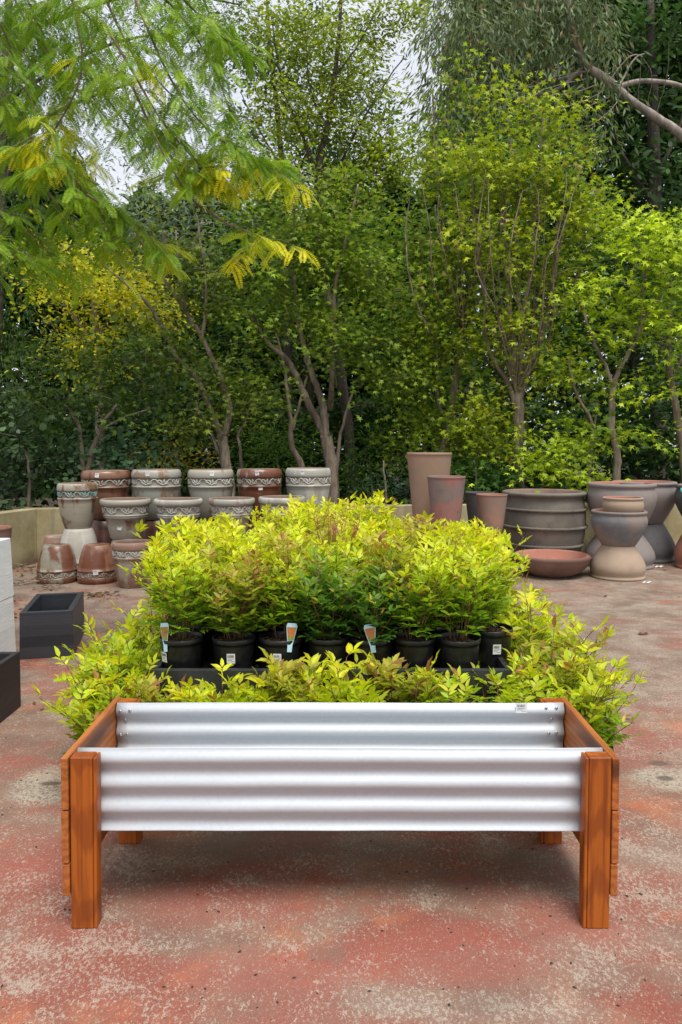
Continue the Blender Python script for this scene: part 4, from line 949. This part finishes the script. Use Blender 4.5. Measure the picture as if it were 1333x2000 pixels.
TR('feathery_tree', 'fine leaved tree with dark hanging twigs behind the locust sprays, upper left', 120, 8.8,
   [([(-200,1050),(-190,700),(-150,450),(-60,250),(60,60),(150,-60)], .10, .03), ([(-150,450),(-20,330),(100,220),(200,180),(300,150)], .04, .008), ([(-60,250),(80,150),(220,80),(360,60)], .03, .008), ([(60,60),(200,0),(340,-20),(470,10)], .03, .007), ([(100,220),(160,300),(180,380)], .015, .004), ([(200,180),(260,260),(300,330)], .015, .004), ([(300,150),(370,220),(400,290)], .012, .004)],
   [(60,60,100,100,0,1),(160,150,80,80,0,.8),(40,230,90,90,0,.9),(260,60,90,70,0,.8),(380,60,90,70,0,.7),(330,170,80,70,0,.6),(450,130,60,70,0,.5),(140,300,80,60,0,.6),(480,20,60,50,0,.6),(250,280,70,60,0,.5),(400,260,60,60,0,.5),(200,180,70,60,0,.6),(20,380,70,60,0,.8)],
   T=T_LEAFLET, lsize=.042, dens=2300, c0=(.03,.07,.012), c1=(.14,.24,.03), per=34, cr=.11, flat=.8, seed=39, bark=M_BARKD, nspread=1.0, tw=.8)
TR('olive_tree', 'hazy grey green tree in the distance showing between the dark maple and the locust sprays', 330, 19.0,
   [([(330,1000),(335,700),(320,450)], .2, .06), ([(335,600),(380,480),(400,420)], .08, .03)],
   [(290,400,90,60),(370,420,80,60),(250,470,80,60),(450,430,70,50),(330,520,140,60)], T=T_LONG, lsize=.2, dens=230, c0=(0.139, 0.202, 0.132), c1=(0.350, 0.438, 0.298), per=26, cr=.35, flat=1.0, seed=34, nspread=1.2)
TR('golden_tree', 'golden yellow leaved tree glowing behind the dark maples at the left', 190, 11.6,
   [([(200,1000),(195,800),(190,650),(180,540)], .09, .03), ([(190,660),(240,580),(290,520)], .035, .012), ([(192,680),(130,600),(90,540)], .035, .012)],
   [(180,590,110,90),(270,560,70,70),(100,570,60,70),(200,680,120,50),(150,500,60,50,0,.8),(330,620,50,60,0,.6)],
   T=T_OVAL, lsize=.075, dens=1000, c0=(.34,.40,.02), c1=(.80,.72,.04), per=22, cr=.17, flat=.7, seed=35)
TR('tall_tree', 'dark weeping tree with thin hanging twigs at the left edge', 10, 12.5,
   [([(-20,1000),(-10,700),(0,400),(10,150),(20,-60)], .14, .05), ([(0,400),(40,250),(70,120)], .03, .01)],
   [(10,620,70,110,0,.9),(20,420,60,100,0,.7),(10,230,50,110,0,.6),(60,90,80,90,0,.6),(150,60,60,80,0,.4),(30,780,60,70),(60,500,50,60,0,.6)],
   T=T_LONG, lsize=.10, dens=900, c0=(0.031, 0.070, 0.019), c1=(0.105, 0.193, 0.035), hang=.5, per=26, cr=.2, flat=1.0, seed=36, bark=M_BARKD)
for (lab, bx, Yt, blobs, c0, c1, sd_, T_, ls) in [
  ('leafy green tree far behind the centre maples', 600, 15.5, [(560,480,130,110),(690,450,120,100),(620,640,150,110),(760,560,100,120),(500,620,90,90),(470,480,60,60)], (0.060, 0.150, 0.021), (0.238, 0.408, 0.051), 41, T_OVAL, .13),
  ('bushy tree far behind the right hand maples', 980, 15.0, [(900,480,110,150),(1020,460,120,170),(1130,520,90,150),(860,650,110,100),(990,700,140,90),(1090,620,90,90),(960,330,90,90),(1080,340,80,60)], (0.045, 0.112, 0.018), (0.170, 0.297, 0.043), 42, T_OVAL, .13),
  ('dark bushy tree far behind the left hand maples', 330, 15.5, [(370,560,110,90),(300,650,100,80),(420,680,100,90),(250,760,110,80),(380,800,110,60),(470,760,60,60)], (0.030, 0.075, 0.018), (0.102, 0.204, 0.034), 43, T_OVAL, .13),
  ('shaded dark tree at the right behind the lime maple', 1240, 15.0, [(1200,640,100,110),(1290,700,80,100),(1150,760,100,80),(1330,560,70,80),(1230,520,80,60)], (0.018, 0.048, 0.015), (0.068, 0.136, 0.031), 44, T_OVAL, .14)]:
    TR('leafy_tree', lab, bx, Yt, [([(bx,1000),(bx+5,800),(bx-5,650),(bx,500)], .15, .05), ([(bx+3,750),(bx+60,640),(bx+80,560)], .05, .02), ([(bx,740),(bx-70,650),(bx-90,560)], .05, .02)],
       blobs, T=T_, lsize=ls, dens=300, c0=c0, c1=c1, per=24, cr=.3, flat=.7, seed=sd_, group='trees filling in behind the maples', bark=M_BARKD)
# shrubs just behind the wall
TR('round_leaved_shrub', 'dense shrub of dull round blue green leaves at the left edge above the wall', 50, 9.5, [([(50,1000),(60,930),(50,880)], .03, .01)],
   [(40,900,75,70),(100,930,50,55),(0,850,60,90),(20,970,60,30),(-30,900,50,80)], T=T_ROUND, lsize=.075, dens=750, c0=(.028,.062,.022), c1=(.085,.15,.055), per=24, cr=.12, flat=.8, mat=M_GLOSSY, cat='shrub', seed=51, zbase=.0, nspread=.6)
TR('round_leaved_shrub', 'paler shrub of round leaves between the low dark maple trunk and the grey pots', 260, 10.4, [([(260,1000),(262,930),(255,870)], .03, .01)],
   [(250,880,70,55),(200,900,50,50),(310,890,40,50,0,.6),(260,830,40,30,0,.8)], T=T_ROUND, lsize=.07, dens=650, c0=(0.046, 0.116, 0.054), c1=(0.158, 0.298, 0.140), per=22, cr=.13, flat=.8, mat=M_GLOSSY, cat='shrub', seed=52)
TR('golden_shrub', 'yellow and bronze leaved shrub low behind the dark maple trunks', 350, 12.0, [([(350,1000),(352,930),(345,880)], .03, .01)],
   [(345,890,50,50),(400,880,40,45),(300,900,40,30)], T=T_OVAL, lsize=.075, dens=500, c0=(0.186, 0.217, 0.031), c1=(0.700, 0.578, 0.070), per=20, cr=.13, flat=.8, cat='shrub', seed=53, tips=((.35,.14,.04), .15))
for (lab, px, Ys, bl, c0, c1, sd_, T_, ls) in [
  ('light green fern like shrub behind the last glazed pots', 545, 12.2, [(520,890,70,60),(590,860,60,50),(480,930,50,40)], (0.075, 0.180, 0.022), (0.221, 0.408, 0.051), 54, T_LANCE2, .10),
  ('green shrub right of the forked maple trunk above the nandinas', 725, 11.8, [(700,890,60,60),(760,870,60,50),(740,930,60,40)], (0.060, 0.150, 0.021), (0.187, 0.357, 0.043), 55, T_LANCE2, .10),
  ('dark feathery shrub low behind the wall left of the tallest tan pot', 752, 10.6, [(745,955,55,35),(790,940,40,40),(700,965,40,25)], (0.018, 0.068, 0.027), (0.060, 0.145, 0.051), 56, T_LONG, .08),
  ('dark green maple seedling mass between the tan pots and the roped urn', 930, 10.3, [(900,930,50,40),(950,920,60,45),(1000,930,40,35)], (0.030, 0.083, 0.018), (0.093, 0.204, 0.034), 57, T_MAPLE, .085),
  ('shaded shrub behind the roped urn', 1060, 11.5, [(1050,930,60,40),(1110,900,50,40),(1030,870,40,40)], (0.038, 0.090, 0.018), (0.119, 0.238, 0.034), 58, T_MAPLE, .085)]:
    TR('green_shrub', lab, px, Ys, [([(px,1000),(px+3,950),(px-3,900)], .025, .01)], bl, T=T_, lsize=ls, dens=700, c0=c0, c1=c1, per=24, cr=.14, flat=.6, cat='shrub', seed=sd_)

# undergrowth and the wood beyond: leaves nobody could count
def mass(name, label, x0, x1, y0, y1, zf, n, T, ls, c0, c1, seed):
    g = np.random.default_rng(seed)
    px_ = g.uniform(x0, x1, n); Yv = g.uniform(y0, y1, n); zt = np.array([zf(a) for a in px_]); pos = np.stack([(px_ - CX) / F * Yv, Yv, np.zeros(n)], 1)
    ztop = CAMH + (868 - zt) / F * Yv
    cl_ = vnoise(pos, 1.1, seed) * .35 + g.random(n); pos[:, 2] = ztop * np.clip(g.random(n) ** .62, 0, 1) * (1 + .06 * np.sin(px_ * .05))
    keep = (vnoise(pos, 1.6, seed + 2) + g.normal(0, .4, n)) > -.35; pos = pos[keep]; n = len(pos)
    d = g.normal(0, 1, (n, 3)); d[:, 2] *= .5; nr = np.array((0, -.5, 1.0)) + g.normal(0, .8, (n, 3))
    t = np.clip(.5 + .5 * vnoise(pos, 2.5, seed)[:, None] + g.normal(0, .25, (n, 1)), 0, 1); col = np.array(c0) * (1 - t) + np.array(c1) * t
    o = obj(name, leaf_mesh(name, T, pos, d, nr, ls * np.clip(g.normal(1, .25, n), .5, 1.6), col, M_LEAF)); tag(o, label, 'foliage', kind='stuff'); return n
NL += mass('undergrowth', 'shaded green undergrowth behind the low wall', -150, 1500, 12.6, 15.0, lambda a: 760 + 40 * math.sin(a * .013), 36000, T_OVAL, .15, (.012, .035, .01), (.05, .11, .02), 61)
def top(a):
    if a < 60: return 260
    if a < 190: return 260 + (a - 60) * 1.0
    if a < 810: return 390 - 40 * math.sin(a * .02)
    return max(-160, 390 - (a - 825) * 5 + 50 * math.sin(a * .11)) if a > 825 else 390
NL += mass('distant_wood', 'distant wood closing the view behind the trees', -250, 1600, 19.5, 23, top, 130000, T_OVAL, .30, (.02, .05, .015), (.085, .155, .035), 62)
NL += mass('distant_wood', 'farthest dark wood closing the last gaps', -350, 1700, 24.5, 28, lambda a: top(a) + 60, 90000, T_OVAL, .34, (.018, .045, .014), (.06, .11, .03), 63)
print('LEAVES', NL)

# ------------------------------------------------------------------ locust overhead, near
def locust():
    Yl = 4.0; g = random.Random(77); bp = Vector((-3.6, 4.4, 0)); root = empty('honey_locust_tree', bp)
    tag(root, 'near locust tree reaching in at the upper left, feathery fronds with yellow tips', 'tree')
    tb = MB(); fr = []   # fronds: (pos, dir, length, yellow)
    def PP(p, dY=0): return P(p[0], p[1], Yl + dY)
    tb.tube([Vector(q) - bp for q in smooth_path([bp + Vector((0, 0, -.05)), bp + Vector((.05, 0, 1.5)), bp + Vector((.2, 0, 3.0)), bp + Vector((.5, -.1, 4.6)), bp + Vector((1.2, -.2, 6.0))])], [.14, .05], 10)
    src = bp + Vector((.45, -.1, 4.4))
    main = [([(130,-60),(150,40),(165,120),(150,180),(110,250),(95,270),(80,315)], 0, .9), ([(190,-60),(215,20),(240,70),(262,110)], .1, .55), ([(240,-60),(290,60),(330,150),(380,230),(430,270),(455,300)], -.1, .45),
            ([(200,40),(260,140),(310,230),(360,290),(400,330)], -.1, .6), ([(260,170),(300,260),(350,330),(390,345)], 0, .5), ([(100,250),(130,330),(170,380),(205,430),(225,470)], .1, .4), ([(170,380),(215,410),(260,430),(295,470)], .1, .3),
            ([(430,270),(480,305),(515,330)], 0, .5), ([(385,400,1),(430,430),(470,448),(500,458),(520,468)], .2, .9), ([(-60,-40),(0,40),(30,120),(20,220),(10,300)], .3, .1), ([(-60,60),(20,140),(70,200),(60,280)], .2, .05),
            ([(300,-60),(370,10),(430,70),(470,100)], .5, .05), ([(20,-60),(60,10),(90,80),(100,160)], .3, .05), ([(-60,380),(10,430),(60,450),(100,500)], .4, .0), ([(80,-60),(140,0),(200,60),(240,160),(270,240)], .3, .1),
            ([(-60,480),(0,470),(30,500)], .2, .1), ([(370,-60),(400,0),(420,60),(400,120)], .9, .0), ([(240,-60),(330,0),(390,80),(430,160),(450,220)], .5, .1),
            ([(0,-60),(60,60),(120,150),(130,230)], .5, .0), ([(30,280),(60,330),(100,380),(130,440)], .5, .0)]
    for (pts, dY, yel) in main:
        wp = [PP(p, dY + .06 * i) for i, p in enumerate(pts)]; sm = smooth_path(wp, 2); k = len(sm)
        first = sm[0]
        if pts[0][1] < 0 or pts[0][0] < 0: 
            lead = smooth_path([src, src.lerp(first, .5) + Vector((0, 0, .45)), first], 2); tb.tube([q - bp for q in lead], [.02 - .012 * i / (len(lead) - 1) for i in range(len(lead))], 6)
        elif pts[0] == (385,400,1):
            tb.tube([q - bp for q in smooth_path([PP((300,260), -.1), PP((340,340), 0), first], 2)], .005, 5)
        tb.tube([q - bp for q in sm], [.008 - .0055 * i / (k - 1) for i in range(k)], 6)
        rs = resample(sm, .045)
        for i, q in enumerate(rs):
            f = i / len(rs)
            if pts[0] == (385,400,1) and (f < .45 or i % 2): continue
            for rep in range(2 if f > .15 else 1):
                nx = (rs[min(i + 1, len(rs) - 1)] - rs[max(i - 1, 0)]).normalized(); sd_ = 1 if (i + rep) % 2 else -1
                a = g.uniform(0, 6.28); lat = Vector((math.cos(a), math.sin(a) * .6, g.uniform(-.3, .35)))
                fr.append((q, (nx * .5 + lat).normalized(), g.uniform(.12, .20), max(0, min(1, (f - (1 - yel * .6)) * 4.0)) if yel > .12 else 0, rep))
    # side twigs to fill the spray
    extra = []
    for (q, d, l, y, rep) in fr[:]:
        if g.random() < .42:
            e = q + (d + Vector((0, 0, -.2))).normalized() * g.uniform(.15, .34); tb.tube([q - bp, q.lerp(e, .5) - bp + Vector((0, 0, .02)), e - bp], [.0022, .0017, .0012], 3, cap=False)
            for j in range(6): 
                a = g.uniform(0, 6.28); extra.append((q.lerp(e, g.uniform(.3, 1)), (d * .5 + Vector((math.cos(a), math.sin(a) * .6, g.uniform(-.3, .2)))).normalized(), g.uniform(.11, .18), y, 1))
    fr += extra
    pos, dr, nm, sz, col = [], [], [], [], []
    green0, green1, yellow = np.array((.10, .25, .015)), np.array((.33, .52, .02)), np.array((.95, .88, .03))
    rc = MB()
    for (q, d, l, y, rep) in fr:
        n = int(l / .0105); side = d.cross(Vector((0, 0, 1)))
        if side.length < .1: side = Vector((1, 0, 0))
        side.normalize(); p = q.copy(); dd = d.copy(); pts = [p.copy()]
        yy = y * g.uniform(.5, 1.2); base = green0 + (green1 - green0) * g.random()
        roll = g.uniform(-.7, .7)
        for i in range(n):
            f = i / n; dd = (dd + Vector((0, 0, -.075))).normalized(); p = p + dd * (l / n); pts.append(p.copy())
            s2 = (side * math.cos(roll) + side.cross(dd).normalized() * math.sin(roll)); up = s2.cross(dd)
            ll = .027 * (math.sin(math.pi * (.12 + .8 * f)) ** .6)
            c = base * (1 - min(1, yy)) + yellow * min(1, yy); c = c * g.uniform(.85, 1.15)
            for sg in (-1, 1):
                pos.append(p); dr.append(s2 * sg + dd * .35 + Vector((0, 0, -.12))); nm.append(up); sz.append(ll); col.append(c)
        rc.tube([v - bp for v in pts[::4] + [pts[-1]]], .0008, 3, cap=False)
    A = lambda l: np.array([tuple(v) for v in l])
    P_ = A(pos) - np.array(tuple(bp))
    tb.build('trunk', M_BARK, root); rc.build('leaf_stalks', M_TWIGY, root)
    obj('crown', leaf_mesh('locust fronds', T_LEAFLET, P_, A(dr), A(nm), np.array(sz), np.array(col), M_LEAF), root); print('LOCUST', len(pos))
locust()

# ------------------------------------------------------------------ small things
def litter():
    g = np.random.default_rng(9); pts = []
    for (px, py, rx, ry, n) in [(100,1125,60,22,110),(190,1163,40,8,90),(60,1110,40,12,60),(1200,1090,120,10,50),(1290,1100,60,14,50),(900,1400,500,300,26),(420,1180,100,40,30),(100,1300,120,100,14),(30,1180,40,60,40)]:
        for _ in range(n):
            a, b_ = g.normal(0, .5), g.normal(0, .5); q = G(min(max(px + a * rx, -40), 1370), max(py + b_ * ry, 1096)); pts.append((q.x, q.y, .004 + g.uniform(0, .006)))
    pts = np.array(pts); n = len(pts); pts = pts[(pts[:, 1] < 8.9)]; n = len(pts)
    d = g.normal(0, 1, (n, 3)); d[:, 2] *= .12; nr = np.array((0, 0, 1.)) + g.normal(0, .3, (n, 3)); col = vary(n, (.07, .035, .018), (.34, .19, .08), 1.0, .2)
    tag(obj('leaf_litter', leaf_mesh('leaf litter', T_OVAL, pts, d, nr, g.uniform(.02, .06, n), col, M_LEAF)), 'scattered dry leaves on the yard', 'leaf litter', kind='stuff')
    # grit and seed husks
    b = MB(); r = random.Random(4)
    for k in range(130):
        q = G(r.uniform(-20, 1350), r.uniform(1430, 1990)); s_ = r.uniform(.0015, .0045); a = r.uniform(0, 6.28); M = Matrix.Translation((q.x, q.y, s_ * .4)) @ Matrix.Rotation(a, 4, 'Z')
        vs = [M @ Vector(p) for p in ((-s_*1.6,0,0),(0,-s_,0),(s_*1.6,0,0),(0,s_,0),(0,0,s_*.7),(0,0,-s_*.4))]
        b.add(vs, [(0,1,4),(1,2,4),(2,3,4),(3,0,4),(1,0,5),(2,1,5),(3,2,5),(0,3,5)])
    tag(b.build('grit', m_simple('dark grit', (.04, .03, .025), .9)), 'dark grit and seed husks scattered on the concrete', 'grit', kind='stuff')
litter()
def twig_heap(px, py, n, spread, lab):
    q0 = G(px, py); root = MB(); r = random.Random(px)
    for k in range(n):
        a = r.uniform(-.5, .5) + (0 if k % 3 else 1.2); l = r.uniform(.12, .4); c = Vector((r.gauss(0, spread), r.gauss(0, spread * .5), .012 + .01 * (k % 3)))
        d = Vector((math.cos(a), math.sin(a), r.uniform(-.01, .08))); pts = [c - d * l / 2, c - d * l * .1 + Vector((0, r.uniform(-.03, .03), .02)), c + d * l / 2]
        for p in pts: p.z = max(p.z, .006)
        root.tube(smooth_path(pts, 1), [.006, .005, .004, .0035, .002][:len(smooth_path(pts, 1))] if len(smooth_path(pts, 1)) <= 5 else .004, 5)
    tag(root.build('twig_heap', m_simple('dry pale twig', (.28, .22, .16), .9, var=.4), None, (q0.x, q0.y, 0)), lab, 'twigs')
twig_heap(52, 1140, 16, .12, 'heap of pale dry twigs left of the squat brown upside down pot')
twig_heap(25, 1108, 10, .12, 'dry twigs lying along the foot of the left wall')
twig_heap(100, 1152, 7, .05, 'small tuft of dry twigs in front of the squat brown pot with a grey streak')
def scrap(px, py, l, w_, rz, lab, name='paper_scrap', mat=None, cat='paper scrap'):
    q = G(px, py); b = MB(); n = 6
    for i in range(n):
        x0_, x1_ = -l/2 + l * i / n, -l/2 + l * (i + 1) / n; z0_, z1_ = .003 + .012 * math.sin(i * .9) ** 2, .003 + .012 * math.sin((i + 1) * .9) ** 2
        ww0 = w_ * (.6 + .4 * math.sin(math.pi * i / n)); ww1 = w_ * (.6 + .4 * math.sin(math.pi * (i + 1) / n))
        b.add([(x0_, -ww0/2, z0_), (x1_, -ww1/2, z1_), (x1_, ww1/2, z1_ + .004), (x0_, ww0/2, z0_ + .004)], [(0, 1, 2, 3)])
    o = b.build(name, mat or M_WHITE, None, (q.x, q.y, 0)); o.rotation_euler = (0, 0, rz); m = o.modifiers.new('thickness', 'SOLIDIFY'); m.thickness = .0008; tag(o, lab, cat)
scrap(1288, 1108, .10, .045, .2, 'crumpled white paper scrap beside the slate grey upside down pot')
scrap(1264, 1139, .09, .02, .1, 'thin white paper strip beside the buff upside down belly pot')
brown = m_simple('dry brown leaf', (.17, .055, .03), .6, var=.3)
scrap(1257, 1240, .085, .035, .2, 'curled red brown dead leaf lying alone on the right of the yard', 'fallen_leaf', brown, 'fallen leaf')
scrap(1183, 1166, .05, .02, .7, 'small dark dead leaf near the shallow clay bowl', 'fallen_leaf', brown, 'fallen leaf')
scrap(1212, 1296, .03, .02, .5, 'small tan dead leaf on the right of the yard', 'fallen_leaf', m_simple('tan leaf', (.35, .22, .12), .6), 'fallen leaf')
